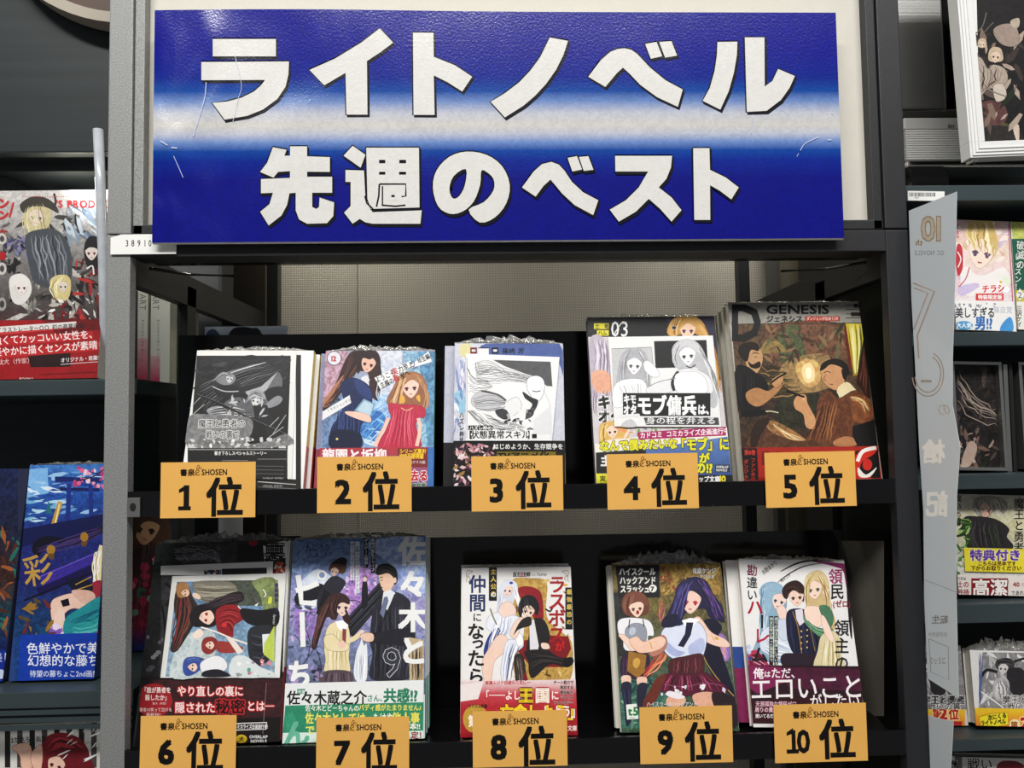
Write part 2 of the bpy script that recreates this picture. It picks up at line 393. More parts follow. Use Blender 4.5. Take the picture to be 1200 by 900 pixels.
# ================================================================ rack
WX, PW = .3875, .0225
rack = thing('display_rack', 'tall black steel display rack with header frame, holding the ten ranked book stacks', 'rack', loc=(0, 0, FL))
def rp(o): o.location.z -= FL; return o      # the rack's origin is on the floor; shapes are given in world heights
ZB, ZL = .222, (0.0, -.2369)
ZBT = P(1050, 268, 0).z
for s in (-1, 1):
    x = sorted((s*WX, s*(WX-PW)))
    rp(box('post', x[0], x[1], 0, .012, FL, ZBT-.001, M_POST_LIT if s < 0 else M_POSTD, rack, .0012))
    rp(box('header_stile', x[0], x[1], 0, .03, ZBT+.0005, .86, M_POST_LIT if s < 0 else M_POSTD, rack, .0012))
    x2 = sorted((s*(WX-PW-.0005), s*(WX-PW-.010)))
    rp(box('header_rebate', x2[0], x2[1], .003, .028, ZBT+.0005, .86, M_POST_LIT if s < 0 else M_POSTD, rack, .001))
rp(box('top_beam', -WX+PW, WX-PW, 0, .03, ZB, ZBT-.001, M_POSTD, rack, .001))
rp(box('header_rail', -WX+PW, WX-PW, .003, .028, ZBT+.0005, ZBT+.010, M_POSTD, rack, .001))
rp(box('header_rail', -WX+PW, WX-PW, .003, .028, .85, .86, M_POSTD, rack, .001))
rp(box('header_panel', -WX+PW+.008, WX-PW-.008, .014, .018, ZBT+.008, .852, M_PANEL, rack))
rp(box('beam_flange', -WX+PW, WX-PW, .03, .060, ZB+.004, ZB+.010, M_BLACK, rack))
rp(box('beam_strip', P(240, 306, .06).x, P(945, 300, .06).x, .058, .061, ZB+.0085, ZB+.0165, mat('grey_strip', '#5c5b55', .4, .3), rack))
for px in (319, 873):                                    # rear posts
    a = P(px, 350, .44)
    rp(box('rear_post', a.x-.0085, a.x+.0085, .44, .46, FL, .86, M_POSTD, rack, .001))
for s in (-1, 1):                                        # side frames and panes
    x0, x1 = sorted((s*(WX-.004), s*(WX-.016)))
    rp(box('side_rail', x0, x1, .0125, .44, ZB-.022, ZB+.012, M_DARK, rack))
    rp(box('side_post', x0, x1, .150, .175, FL, ZB, M_DARK, rack))
    x0, x1 = sorted((s*(WX-.009), s*(WX-.011)))
    rp(box('side_pane', x0, x1, .0125, .149, -.5, ZB-.023, M_ACRYL, rack))
    rp(tube('tie_rod', [(s*.362, .035, ZB-.004), (s*.345, .09, ZB+.001), (s*.30, .10, ZB+.001)], .0016, M_BLACK, rack))
for i, z in enumerate(ZL):
    rp(box('shelf_lip', -WX+PW, WX-PW, 0, .004, z-.0235, z, M_BLACK, rack, .0008))
    rp(box('shelf_tray', -WX+PW, WX-PW, .004, .112, z-.0120, z-.0095, M_BLACK, rack))
    top = P(600, (389, 628)[i], .115).z
    rp(box('shelf_back', -.366, (.366 if i else P(852, 390, .115).x), .113, .116, z-.0235, top, M_BACK, rack))
rp(box('shelf_lip', -WX+PW, WX-PW, 0, .004, -.50, -.4765, M_BLACK, rack, .0008))
b = P(149, 594, -.001); c = P(165, 594, -.001)
br = rp(box('hook_bracket', b.x+.001, c.x, -.003, -.0002, b.z-.0095, b.z+.0085, M_SILVER, rack, .0008))
bm = bmesh.new(); bmesh.ops.create_cone(bm, cap_ends=True, segments=14, radius1=.0026, radius2=.0026, depth=.0008)
bmesh.ops.rotate(bm, verts=bm.verts, matrix=Matrix.Rotation(math.pi/2, 3, 'X')); bmesh.ops.scale(bm, verts=bm.verts, vec=(1, 1, 1.5)); bmesh.ops.translate(bm, verts=bm.verts, vec=((b.x+c.x)/2, -.0034, b.z))
bm_obj('screw_slot', bm, M_DARK, br)

# boards standing behind the rack
def standing(name, px0, px1, Y, d, mm, label, cat='board', z1=.6, py=350, bev=.001):
    return tag(box(name, P(px0, py, Y).x, P(px1, py, Y).x, Y, Y+d, FL, z1, mm, bev=bev), label, cat)
standing('shaded_brown_board', 246, 311, .50, .02, mat('shaded_brown_board', '#2f2921', .6, var=.1), 'upright board behind the rack at the upper left, shade put into its dark brown')  # the board's shade is put into its brown colour
standing('grey_strip', 229, 241, .40, .02, mat('grey_steel', '#5a5b5a', .45, .4), 'thin grey upright strip behind the first book stack', 'strip')
standing('shadow_board', 200, 228, .37, .02, M_DARK, 'black upright board standing for the shadow left of the thin grey strip')  # black board stands in for shadow beside the strip
o = standing('pipe_cover', 914, 943, .50, .04, mat('olive_board', '#4b4738', .55, var=.05), 'rounded olive brown pipe cover behind the fifth book stack', 'pipe cover', bev=.018)
standing('grey_strip', 903, 912, .47, .02, mat('grey_steel', '#5a5b5a', .45, .4), 'thin grey upright strip left of the olive pipe cover', 'strip')
standing('white_strip', 945, 953, .47, .02, M_PANEL, 'narrow off-white upright strip right of the olive pipe cover', 'strip')
standing('shadow_board', 956, 988, .42, .02, M_DARK, 'black upright board standing for the shadow right of the off-white strip')  # another black board standing in for shadow
standing('cloth_board', 990, 1034, .46, .03, mat('cloth_board', '#45423a', .8, var=.12, vscale=300), 'grey cloth-covered board seen through the right side of the rack')

# curved grey card seen at the lower right inside of the rack
V = []; F = []
for j in range(9):
    for i in range(5):
        t = j/8; q = P(986+i*12.5+5*t*t*(1-i/4), 634+t*205, .108-.016*i); V.append(q)
n = len(V); V += [v+Vector((0, .0015, 0)) for v in V]
F = [(j*5+i, (j+1)*5+i, (j+1)*5+i+1, j*5+i+1) for j in range(8) for i in range(4)]
F += [tuple(n+k for k in f[::-1]) for f in F]
o = new_obj('side_card', V, F, mat('grey_card', '#625e56', .5, var=.2, vscale=14), None, True)
tag(o, 'large grey card standing inside the right side of the lower shelf', 'card')

# ================================================================ neighbouring shelving
# left unit
YL = .085
zA = P(60, 446, YL).z; zB = P(60, 806, YL).z; zC = P(60, 560, YL).z
lx0 = -1.65; lx1 = -.392
left = thing('steel_bookshelf', 'dark green steel bookshelf left of the rack', 'bookshelf', loc=((lx0+lx1)/2, .2, FL))
def lp(o, r): o.location = -r.matrix_world.translation; return o
lp(box('back_panel', lx0, lx1, .335, .345, FL, .62, M_GREEND, left), left)
for z in (zA, zB): lp(box('shelf_board', lx0, lx1, YL-.012, .334, z-.016, z, M_GREEN, left, .001), left)
lp(box('shelf_board', lx0, lx1, YL-.012, .334, zB-.30, zB-.285, M_GREEN, left, .001), left)
for k in range(3): lp(box('shelf_lip', lx0, lx1, YL-.014, YL-.0125, zB-.022-k*.0075, zB-.0175-k*.0075, M_GREEN, left), left)
zt = P(60, 179, .10).z
lp(box('header_panel', lx0, lx1, .10, .115, zt, .62, M_GREEND, left, .002), left)
lp(box('header_ledge', lx0, lx1, .125, .30, zt-.012, zt-.002, M_GREEND, left), left)
a = P(8, 205, .14)
lp(box('upright', a.x-.05, a.x, .14, .334, zA, zt-.013, M_GREEND, left), left)
lp(box('upright', lx1+.0005, lx1+.0055, .30, .345, FL, .62, M_DARK, left), left)
# right unit
YR = .060
ry = [(217, 235), (389, 405), (556, 573), (708, 730), (866, 880)]
rx0 = .398; rx1 = 1.6
right = thing('steel_bookshelf', 'grey green steel bookshelf right of the rack', 'bookshelf', loc=((rx0+rx1)/2, .2, FL))
lp(box('back_panel', rx0, rx1, .265, .275, FL, P(1150, 215, .27).z, M_DARK, right), right)
for a_, b_ in ry:
    z1, z0 = P(1150, a_, YR-.01).z, P(1150, b_, YR-.01).z
    lp(box('shelf_board', rx0, rx1, YR-.01, .264, z0, z1, M_GREEN, right, .0008), right)
ZR = [P(1150, a_, YR-.01).z for a_, b_ in ry]
lp(box('upright', rx0-.004, rx0-.0005, YR-.01, .275, FL, ZR[0], M_DARK, right), right)

# ================================================================ right side, top: television, picture, barcode
tv = thing('television', 'silver flat television with ribbed speaker strip, upper right', 'television', loc=(P(1150, 200, .15).x, .15, ZR[0]))
T = lambda o: lp(o, tv)
X = lambda px, Y, py=100: P(px, py, Y).x
Z = lambda py, Y, px=1100: P(px, py, Y).z
T(box('screen_bezel', X(1054, .13), X(1108, .13), .13, .17, Z(128, .13), .62, M_SILVER, tv, .002))
T(box('screen', X(1109, .14), X(1290, .14), .14, .17, Z(128, .14), .62, mat('screen_black', '#050506', .12), tv))
T(box('bezel_bar', X(1056, .12), X(1290, .12), .12, .17, Z(137, .12), Z(130, .12), mat('dark_silver', '#4b4b4a', .3, .7), tv, .001))
T(box('logo_bar', X(1058, .115), X(1290, .115), .115, .17, Z(151, .115), Z(138, .115), mat('pale_silver', '#c9c9c6', .35, .4), tv, .001))
for k in range(13):
    y = 152+k*2.7; T(box('speaker_rib', X(1059, .112), X(1290, .112), .1120, .15, Z(y+2.0, .112), Z(y, .112), mat('rib_grey', '#d2d2cf', .4, .15), tv, .0003))
T(box('speaker_core', X(1059, .118), X(1290, .118), .118, .165, Z(188, .118), Z(152, .118), M_DARK, tv))
T(box('lower_bezel', X(1060, .105), X(1290, .105), .105, .17, Z(195, .105), Z(188.5, .105), M_CHROME, tv, .002))
T(box('stand_neck', X(1063, .14), X(1108, .14), .14, .19, ZR[0]+.004, Z(196, .14), mat('dark_silver', '#4b4b4a', .3, .7), tv, .004))
bm = bmesh.new(); pts = []
for k in range(13):
    t = k/12; pts.append((X(1062, .07)+t*(X(1290, .07)-X(1062, .07)), .085-.02*math.sin(math.pi*t)))
fr = [bm.verts.new((x, y, z)) for z in (ZR[0]+.0003, ZR[0]+.0035) for x, y in pts+[(pts[-1][0], .2), (pts[0][0], .2)]]
m_ = len(pts)+2; bm.faces.new(fr[:m_][::-1]); bm.faces.new(fr[m_:])
for k in range(m_): bm.faces.new((fr[k], fr[(k+1) % m_], fr[m_+(k+1) % m_], fr[m_+k]))
T(bm_obj('stand_base', bm, M_CHROME, tv))
M_, w_, h_, _ = fit((1113, 138), (1200, 138), (1200, 151), (1113, 151), Y0=.1145, lean=0)
A = Art(mapper(M_), 800, 0, 3); A.text('SH', 932, 449, 16, '#333', b=.02, sx=1.2)
o = A.build('logo_print', tv); o.matrix_world = M_
o.matrix_parent_inverse = Matrix(); o.matrix_basis = tv.matrix_world.inverted() @ M_

# ================================================================ banner
def banner():
    Y0 = -.010
    M, w, h, _ = fit((178, 13.5), (982.5, 13.5), (986, 280), (181.5, 283.5), Y0=Y0, lean=0)
    root = thing('shop_banner', 'wide blue and white banner with large white Japanese lettering on the header', 'banner', M)
    R = random.Random(4)
    # board with slightly uneven top and bottom edge
    N = 40; V = []; F = []
    for i in range(N+1):
        x = -w/2+w*i/N; dz = .0022*math.exp(-((i/N-.2)/.22)**2)
        for y, z in ((.0003, R.uniform(-.0004, .0003)), (.0003, h+dz), (.0024, h+dz), (.0024, -.0012)): V.append((x, y, z))
    for i in range(N):
        a, b = 4*i, 4*i+4
        F += [(a, a+1, b+1, b), (a+1, a+2, b+2, b+1), (a+2, a+3, b+3, b+2), (a+3, a, b, b+3)]
    F += [(3, 2, 1, 0), (4*N, 4*N+1, 4*N+2, 4*N+3)]
    new_obj('backing_card', V, F, M_PAPER, root)
    A = Art(mapper(M), 0, 0, 1)
    A.v = []; st = [(0, '#0d0f86'), (60, '#0b0f86'), (92, '#062088'), (108, '#0a4498'), (120, '#6a86bd'), (134, '#bcbfcb'), (148, '#cbc9c3'), (158, '#b9bdcb'), (168, '#6a88c2'), (178, '#0a4298'), (190, '#08248c'), (212, '#0b107c'), (300, '#0a0e7c')]
    ph = 283-13
    # colour grid, straight in the banner's own coordinates
    c0 = [(s[0], hexc(s[1])) for s in st]; nx = 40
    for (a, ca), (b, cb) in zip(c0, c0[1:]):
        za, zb = h*(1-(a-13)/ph), h*(1-(b-13)/ph); za = min(za, h); zb = max(zb, 0)
        for i in range(nx):
            x0, x1 = -w/2+w*i/nx, -w/2+w*(i+1)/nx
            d0, d1 = (.0022*math.exp(-((q/nx-.2)/.22)**2) if za >= h else 0 for q in (i, i+1))
            k = len(A.v); A.v += [(x0, 0, za+d0-.0003*(za >= h)), (x0, 0, zb), (x1, 0, zb), (x1, 0, za+d1-.0003*(za >= h))]
            A._face([k, k+1, k+2, k+3], [ca, cb, cb, ca])
    WHT, INK, SHD = '#dddcd8', '#0c0d12', '#14141c'
    def L(ox, pts, holes=()):
        A.view(ox, 0, 3); pts = pp(pts); hs = [pp(q) for q in holes]
        sh = lambda l, dx, dy: [(x+dx, y+dy) for x, y in l]
        for l in [pts]+hs: A.line(SHD, 7, sh(l+l[:2], 5, 8), sm=False); A.line(INK, 8, l+l[:2], sm=False)
        A.fill([sh(pts, 5, 8)]+[sh(q, 5, 8) for q in hs], SHD)
        for l in [pts]+hs: A.line(INK, 9, l+l[:2], sm=False)
        A.fill([pts]+hs, WHT)
    L(0, '748,137 970,137 970,198 748,198')
    L(0, '708,218 1016,216 1014,262 1004,305 975,348 925,385 870,407 790,421 747,362 800,357 850,343 893,322 918,300 932,281 708,282')
    L(400, '-112,246 -20,205 70,150 135,100 182,150 140,182 90,215 92,403 18,403 15,256 -60,300')
    L(400, '252,115 324,115 325,200 400,230 460,270 425,322 375,290 325,265 328,404 254,404')
    L(400, '733,132 797,144 780,195 755,245 720,295 680,338 640,372 575,413 525,358 575,328 625,290 665,248 700,200')
    L(400, '868,270 912,212 945,183 970,173 995,170 1020,176 1040,190 1085,238 1140,283 1200,315 1183,376 1110,342 1050,298 1012,258 990,238 968,258 928,306')
    L(400, '1068,155 1108,148 1128,198 1088,207'); L(400, '1117,148 1160,145 1180,196 1138,203')
    L(800, '122,148 192,147 190,195 180,255 162,320 132,386 70,355 95,310 112,250 120,195')
    L(800, '218,132 287,132 288,305 315,285 335,243 394,268 375,310 345,352 295,390 225,394')
    L(0, '960,518 1008,527 1000,548 1020,548 1020,515 1080,515 1080,550 1160,553 1160,605 1080,604 1080,622 1168,622 1168,678 1098,678 1098,728 1112,735 1122,728 1124,695 1175,712 1172,760 1150,785 1080,787 1052,772 1040,740 1040,678 1018,680 1010,720 990,758 945,793 915,745 948,718 960,678 918,680 918,630 1020,626 1020,602 978,605 962,625 915,605 940,572')
    L(400, '8,548 40,513 85,545 68,590')
    L(400, '15,598 80,600 85,700 112,735 140,740 283,738 278,787 110,787 85,782 65,770 40,787 10,748 33,725 33,640 15,640')
    L(400, '88,520 273,520 275,730 105,735 92,700', ['133,563 155,563 155,575 133,575', '204,563 228,563 228,575 204,575', '133,605 155,605 155,615 133,615', '203,605 228,605 228,615 203,615'])
    A.view(400, 0, 3)
    A.line(INK, 6, '134,648 227,648 227,690 212,692', sm=False); A.line(INK, 6, '134,648 132,690 124,728', sm=False)
    A.line(INK, 6, '142,722 190,726 226,722', sm=False); A.line(INK, 5, '145,655 145,722', sm=False); A.line(INK, 8, '176,690 188,690', sm=False); A.line(INK, 5, '83,690 90,715 112,735', sm=False)
    A.line(WHT, 10, '160,700 210,702', sm=False)
    L(400, smooth(pp('322,660 335,600 380,552 440,534 510,545 565,585 592,650 580,715 540,765 487,783 448,738 500,712 535,670 535,630 510,605 492,602 488,650 465,710 425,745 380,752 340,725'), True, 3), [smooth(pp('380,665 395,620 438,595 435,650 415,690 392,698'), True, 3)])
    L(400, '635,660 675,605 705,578 738,570 765,580 785,602 810,640 850,677 903,705 885,757 820,722 775,680 752,652 735,632 710,655 683,692')
    L(400, '795,556 828,550 846,597 812,604'); L(400, '835,553 868,550 886,598 852,602')
    L(400, '962,549 1162,549 1158,590 1142,630 1115,660 1160,695 1195,740 1160,780 1120,735 1080,700 1035,745 975,780 943,738 1000,705 1045,660 1078,604 963,604')
    L(800, '36,522 93,522 95,598 150,625 196,660 170,702 130,672 95,652 96,774 40,774')
    # scuffs in the lamination
    A.view(0, 0, 3); SC_ = '#c9d4ee'
    A.line(SC_, 2.5, '726,290 722,340 708,390 690,450 680,480'); A.line(SC_, 2, '612,550 630,590 645,625'); A.line(SC_, 4, '566,497 590,512'); A.line(SC_, 4, '604,520 624,522')
    A.line('#cfd6e6', 1.6, '828,200 850,300 838,350 820,430'); A.line(SC_, 2, '1086,362 1092,350')
    A.view(800, 0, 3); A.line(SC_, 2.5, '412,530 430,505 478,482'); A.line(SC_, 1.5, '400,552 406,540'); A.line(SC_, 2.5, '508,493 522,492'); A.line(SC_, 1.5, '247,408 240,470'); A.line(SC_, 2, '522,398 528,400')
    m = mat('banner_lamination', attr=True, rough=.2, coat=.1, spec=.4)
    nt = m.node_tree; b = nt.nodes['Principled BSDF']; tc = nt.nodes['Texture Coordinate']
    n1 = nt.nodes.new('ShaderNodeTexNoise'); n1.inputs['Scale'].default_value = 6; n1.inputs['Detail'].default_value = 1.5; n1.inputs['Distortion'].default_value = .8
    n2 = nt.nodes.new('ShaderNodeTexNoise'); n2.inputs['Scale'].default_value = 420
    mp = nt.nodes.new('ShaderNodeMapping'); mp.inputs['Scale'].default_value = (1.5, 1, .8)
    nt.links.new(tc.outputs['Object'], mp.inputs[0]); nt.links.new(mp.outputs[0], n1.inputs['Vector']); nt.links.new(tc.outputs['Object'], n2.inputs['Vector'])
    # the left third is creased, the rest lies nearly flat
    sx = nt.nodes.new('ShaderNodeSeparateXYZ'); nt.links.new(tc.outputs['Object'], sx.inputs[0])
    mr = nt.nodes.new('ShaderNodeMapRange'); mr.inputs[1].default_value = -.12; mr.inputs[2].default_value = -.31; mr.inputs[3].default_value = .12; mr.inputs[4].default_value = 1.0
    nt.links.new(sx.outputs['X'], mr.inputs[0])
    ml = nt.nodes.new('ShaderNodeMath'); ml.operation = 'MULTIPLY'; nt.links.new(n1.outputs['Fac'], ml.inputs[0]); nt.links.new(mr.outputs[0], ml.inputs[1])
    b1 = nt.nodes.new('ShaderNodeBump'); b1.inputs['Distance'].default_value = .018; b1.inputs['Strength'].default_value = 1
    b2 = nt.nodes.new('ShaderNodeBump'); b2.inputs['Distance'].default_value = .0004; b2.inputs['Strength'].default_value = .35
    nt.links.new(ml.outputs[0], b1.inputs['Height']); nt.links.new(n2.outputs['Fac'], b2.inputs['Height']); nt.links.new(b1.outputs[0], b2.inputs['Normal'])
    nt.links.new(b2.outputs[0], b.inputs['Normal']); nt.links.new(b2.outputs[0], b.inputs['Coat Normal'])
    A.build('banner_print', root, m)
banner()

# ================================================================ number sticker
M_, w_, h_, _ = fit((129, 275), (206, 274), (206.5, 297.5), (130, 298), Y0=-.0022, lean=0)
t = thing('number_tag', 'small white paper tag numbered 3891, partly under the lower left corner of the banner', 'tag', M_)
new_obj('tag_paper', [(-w_/2, 0, 0), (w_/2, 0, 0), (w_/2, 0, h_), (-w_/2+.01, 0, h_), (-w_/2, 0, h_-.003)]+[(-w_/2, .0015, 0), (w_/2, .0015, 0), (w_/2, .0015, h_), (-w_/2+.01, .0015, h_), (-w_/2, .0015, h_-.003)],
        [(0, 1, 2, 3, 4), (9, 8, 7, 6, 5)]+[(k, k+5, (k+1) % 5+5, (k+1) % 5) for k in range(5)], M_PAPER, t)
A = Art(mapper(M_), 0, 0, 3); A.text('3 8 9 1 0', 441, 866, 32, '#3a3a38', sx=.72, b=.015); A.build('tag_print', t)

# ================================================================ rank cards
CARDS = [((188, 541.5), (300, 540.5), (299.5, 606.5), (187, 608)), ((371, 535), (482, 534), (483.5, 600), (371, 602)), ((552, 534.5), (660, 533), (660.5, 598.5), (552, 600)),
         ((711, 532), (818, 530), (819.5, 596), (711, 598)), ((896, 530), (1003, 528), (1003.5, 593), (897, 596)), ((164, 838.5), (277, 838), (277, 904), (163, 906)),
         ((370, 841), (480, 839), (480, 905), (370, 907)), ((554, 834), (665, 831), (665.5, 898), (553, 900)), ((749, 829), (858, 826), (860, 894), (750, 896)), ((906, 826), (1015, 823), (1018, 892), (908, 895))]
CAP = ['under the black and white sword cover', 'under the cover with two girls and a laptop', 'under the white line drawing cover', 'under the black cover with two manga girls', 'under the brown cover of two men',
       'under the dark cover with a red band, leftmost below', 'under the blue cover with a couple in suits', 'under the white cover with a red throne', 'under the cover with purple-haired girl', 'under the white cover with three people']
def card(i, c):
    M, w, h, _ = fit(*c, Y0=-.0032, lean=0)
    root = thing('rank_card', 'yellow rank card reading %d位 %s' % (i+1, CAP[i]), 'card', M, 'yellow rank cards on the shelf edges')
    e = .0012
    bm = bmesh.new(); add_box(bm, -w/2-e, w/2+e, -.0004, .0010, -e, h+e, .0003)
    bmesh.ops.recalc_face_normals(bm, faces=bm.faces)
    bm_obj('sleeve', bm, M_SLEEVE, root)
    box('yellow_card', -w/2+.0004, w/2-.0004, .0002, .0006, .0004, h-.0004, mat('yellow_card', '#eeb55c', .55, var=.02, spec=.3), root)
    u = w; A = Art(lambda x, y: (-w/2+x*w, h-y*w), 0, 0, 1)
    K = '#161310'
    A.text('書泉', .205, .142, .078, K, b=.035)
    A.text('SHOSEN', .43, .141, .086, K, b=.028, sx=.82)
    G = '#8a5a20'
    A.line(G, .008, '.372,.142 .366,.118 .374,.095 .392,.088 .404,.098 .396,.112 .380,.114 .378,.13 .392,.142 .412,.134')
    A.line(G, .006, '.378,.085 .382,.058 .396,.035 .408,.05 .396,.072 .386,.082'); A.line(G, .005, '.40,.078 .418,.062 .43,.068 .42,.082')
    n = str(i+1)
    if len(n) == 1: A.text(n, .19, .49, .34, K, b=.05)
    else: A.text(n, .135, .50, .33, K, b=.035, sx=.88)
    if n[0] == '1':
        bx = .247 if n == '1' else .185
        A.line(K, .042, [(bx-.055, .487), (bx+.075, .487)], sm=False); A.poly(K, [(bx+.02, .245), (bx-.05, .29), (bx-.05, .325), (bx+.02, .30)])
    A.text('位', .475, .535, .43, K, b=.034, sx=.93)
    A.build('card_print', root, M_BAND, y=.0001)
for i, c in enumerate(CARDS): card(i, c)
# ================================================================ books: shared builder
LAY = 3.2e-6
def prism(name, loc, y0, y1, m, parent):
    n = len(loc); V = [(x, y0, z) for x, z in loc]+[(x, y1, z) for x, z in loc]
    F = [tuple(range(n)), tuple(range(2*n-1, n-1, -1))]+[(k, k+n, (k+1) % n+n, (k+1) % n) for k in range(n)]
    o = new_obj(name, V, F, m, parent)
    bm = bmesh.new(); bm.from_mesh(o.data); bmesh.ops.recalc_face_normals(bm, faces=bm.faces); bm.to_mesh(o.data); bm.free(); return o
GRK = 'ranked novels on the display rack'
TRAY = [z-.0095 for z in ZL]
def lowest(M, w, d):
    return min((M @ Vector((x, y, 0))).z for x in (-w/2-.0008, w/2+.0008) for y in (-.0035, d+.0005))
def settle(M, w, h, d, rest):
    """slide a leaning book along its own height until its lowest corner stands on the shelf, keeping its top edge"""
    up = Vector(M.col[2][:3]); k = (lowest(M, w, d)-rest-.0003)/up.z
    M.translation -= up*k; return h+k
class Book:
    def __init__(s, label, frame, view, d=.012, cover='#eeeeee', spine=('#ddd', None), side=1, lean=None, Y0=.022, name='novel', cat='book', group='ranked novels on the display rack', z=None):
        if lean is None: lean = .5*(fit(*frame, Y0=Y0)[3]+14)
        s.M, s.w, s.h, s.t = fit(*frame, z=z, Y0=Y0, lean=lean); s.d = d; s.rest = z
        if s.rest is None and group == GRK: s.rest = TRAY[0 if s.M.translation.z > -.1 else 1]
        if s.rest is not None: s.h = settle(s.M, s.w, s.h, s.d, s.rest)
        s.view = view; s.cover, s.spine, s.side = cover, spine, side
        s.root = thing(name, label, cat, s.M, group); book_body(s.root, s.w, s.h, d, spine, cover, side)
        s.map = mapper(s.M); s.lv = 0
    def art(s):
        return Art(s.map, *s.view, clip=(-s.w/2, 0, s.w/2, s.h))
    def loc(s, pts):
        ox, oy, sc = s.view; out = []
        for x, y in pp(pts):
            q = s.map(ox+x/sc, oy+y/sc); out.append((max(-s.w/2-.0004, min(s.w/2+.0004, q[0])), max(0, min(s.h, q[1]))))
        return out
    def cover_print(s, A): return A.build('cover_print', s.root)
    def sheet(s, name, pts, col='#f0f0ee', m=None):       # a paper band or slip lying on the cover; returns (object, Art)
        s.lv += 1; y = -.0009*s.lv
        o = prism(name, s.loc(pts), y-.0002, y, m or mat('paper_'+col.strip('#'), col, .5, coat=.15), s.root)
        A = Art(s.map, *s.view); l = s.loc(pts); A.clip = (min(p[0] for p in l), min(p[1] for p in l), max(p[0] for p in l), max(p[1] for p in l)); A.y = y-.0002
        return o, A
    def sheet_print(s, o, A, name='sheet_print'): return A.build(name, o, M_BAND, y=A.y)
    def film(s, seed=1, amp=.006, top=True):
        y = -.0009*(s.lv+1)-.0003
        o = new_obj('shrink_film', [(-s.w/2-.0006, y, 0), (s.w/2+.0006, y, 0), (s.w/2+.0006, y, s.h+.0005), (-s.w/2-.0006, y, s.h+.0005)], [(0, 1, 2, 3)], M_FILM, s.root)
        if top: crinkle('film_gather', s.w, s.d, s.h, s.root, seed, amp)
    def behind(s, specs, what, cover=None, top=None):
        """further copies standing behind the front one: (dx, dz, thickness) each"""
        y = s.d+.0004; words = ['directly behind the front copy', 'second behind the front', 'rearmost of the stack']
        for i, (dx, dz, d) in enumerate(specs):
            M = s.M @ Matrix.Translation((dx, y, 0)); w_ = words[0] if i == 0 else (words[2] if i == len(specs)-1 else words[1])
            h = settle(M, s.w, s.h, d, s.rest)+dz
            r = thing('novel', '%s, %s' % (what, w_), 'book', M, GRK); book_body(r, s.w, h, d, s.spine, cover or s.cover, s.side)
            if top:
                A = Art(lambda x, z: (x*s.w-s.w/2, z*h)); A.L = 1
                for (x0, z0, x1, z1, c) in top: A.rect(x0, z0, x1, z1, c)
                A.build('cover_print', r)
            y += d+.0004
SKIN = '#f2d3c3'

# ================================================================ book 1: grey leaflet with two swordsmen
b = Book('white novel with black and white sword fight leaflet, first place', ((226, 411.5), (361.5, 410.5), (361.5, 574), (217, 574)), (180, 370, 3.6), cover='#ececea', spine=('#d9b93a', '#b23328', .32), d=.010)
A = b.art(); A.rect(600, 165, 622, 740, '#1b1b1c'); A.rect(150, 690, 600, 740, '#1a1a1b')
A.line('#cfcfcc', 3, '440,700 600,712', sm=False); A.line('#8f8f8c', 2, '440,722 600,730', sm=False); A.text('SPECIAL NOVEL', 462, 722, 11, '#bbb')
b.cover_print(A)
o, A = b.sheet('leaflet', '164,148 604,148 584,690 135,690', '#e4e4e0')
A.poly(['#232325', '#131314'], '184,170 580,170 562,690 145,690'); A.tex = .35
A.poly('#2f2f33', '200,180 570,180 560,330 200,330'); A.scat(70, 190, 175, 570, 340, 16, ['#1d1d20', '#47474b', '#333338', '#151517'], 3, 1.8, -20); A.tex = 0
A.strands(['#88888b', '#6c6c70', '#a5a5a8'], 3, '190,290 330,230 470,195', '210,420 320,330 560,240', 9, 4, 5)
A.blob('#77777b', '440,330 500,260 530,240 545,290 520,350 480,390'); A.blob('#29292b', '470,320 540,300 548,350 500,380'); A.blob('#9b9ba0', '470,380 520,340 545,350 530,375 490,390')
A.line('#d9d9d8', 5, '300,252 380,225 475,198', taper=.8); A.poly('#b9b9bb', '388,322 455,300 524,238 478,315 436,340 396,335')
# upper swordsman
A.blob('#3a3a3d', '250,290 275,262 320,262 362,280 370,310 330,330 280,332 250,318'); A.blob('#8f8f93', '262,268 300,240 336,248 348,268 330,290 290,292'); A.head(322, 268, 17, '#d2d2d2', '#333', 8, '#555')
A.strands(['#b5b5b8', '#77777a', '#55555a'], 6, '265,262 300,238 345,262', '250,285 292,250 330,262', 7, 2, 2)
A.poly('#262629', '255,300 350,296 376,325 330,350 270,345'); A.line('#c8c8c8', 4, '250,300 300,320 360,320')
# lower swordsman
A.blob('#6f6f73', '300,370 350,346 400,350 440,345 470,365 480,400 440,430 370,420 320,410'); A.blob('#a4a4a8', '225,400 270,382 320,395 380,415 330,425 260,430'); A.head(432, 362, 22, '#e2e2e0', '#333', 12, '#555')
A.blob('#a9a9ac', '396,355 410,325 440,316 468,330 474,356 450,345 430,350 410,366'); A.strands(['#66666a', '#c6c6c8', '#85858a'], 5, '398,356 420,320 470,345', '392,372 420,345 462,352', 8, 3, 6)
A.strands(['#dcdcdc', '#9c9ca0', '#4d4d50'], 5, '230,402 300,385 390,400', '240,425 320,420 420,430', 8, 2, 4)
A.poly('#2b2b2e', '420,380 480,378 545,520 500,545 470,470 430,440'); A.scat(30, 300, 340, 470, 430, 9, ['#2a2a2d', '#c9c9ca', '#6b6b70'], 8, 2)
A.line('#151517', 9, '185,335 300,380 430,445 565,505'); A.line('#77777a', 2, '185,331 300,376 430,441 565,501')
for q in ('150,392 200,345', '155,430 215,375', '490,470 530,430', '505,500 560,420', '480,520 550,470'): A.line('#c9c9c8', 2.5, q, sm=False)
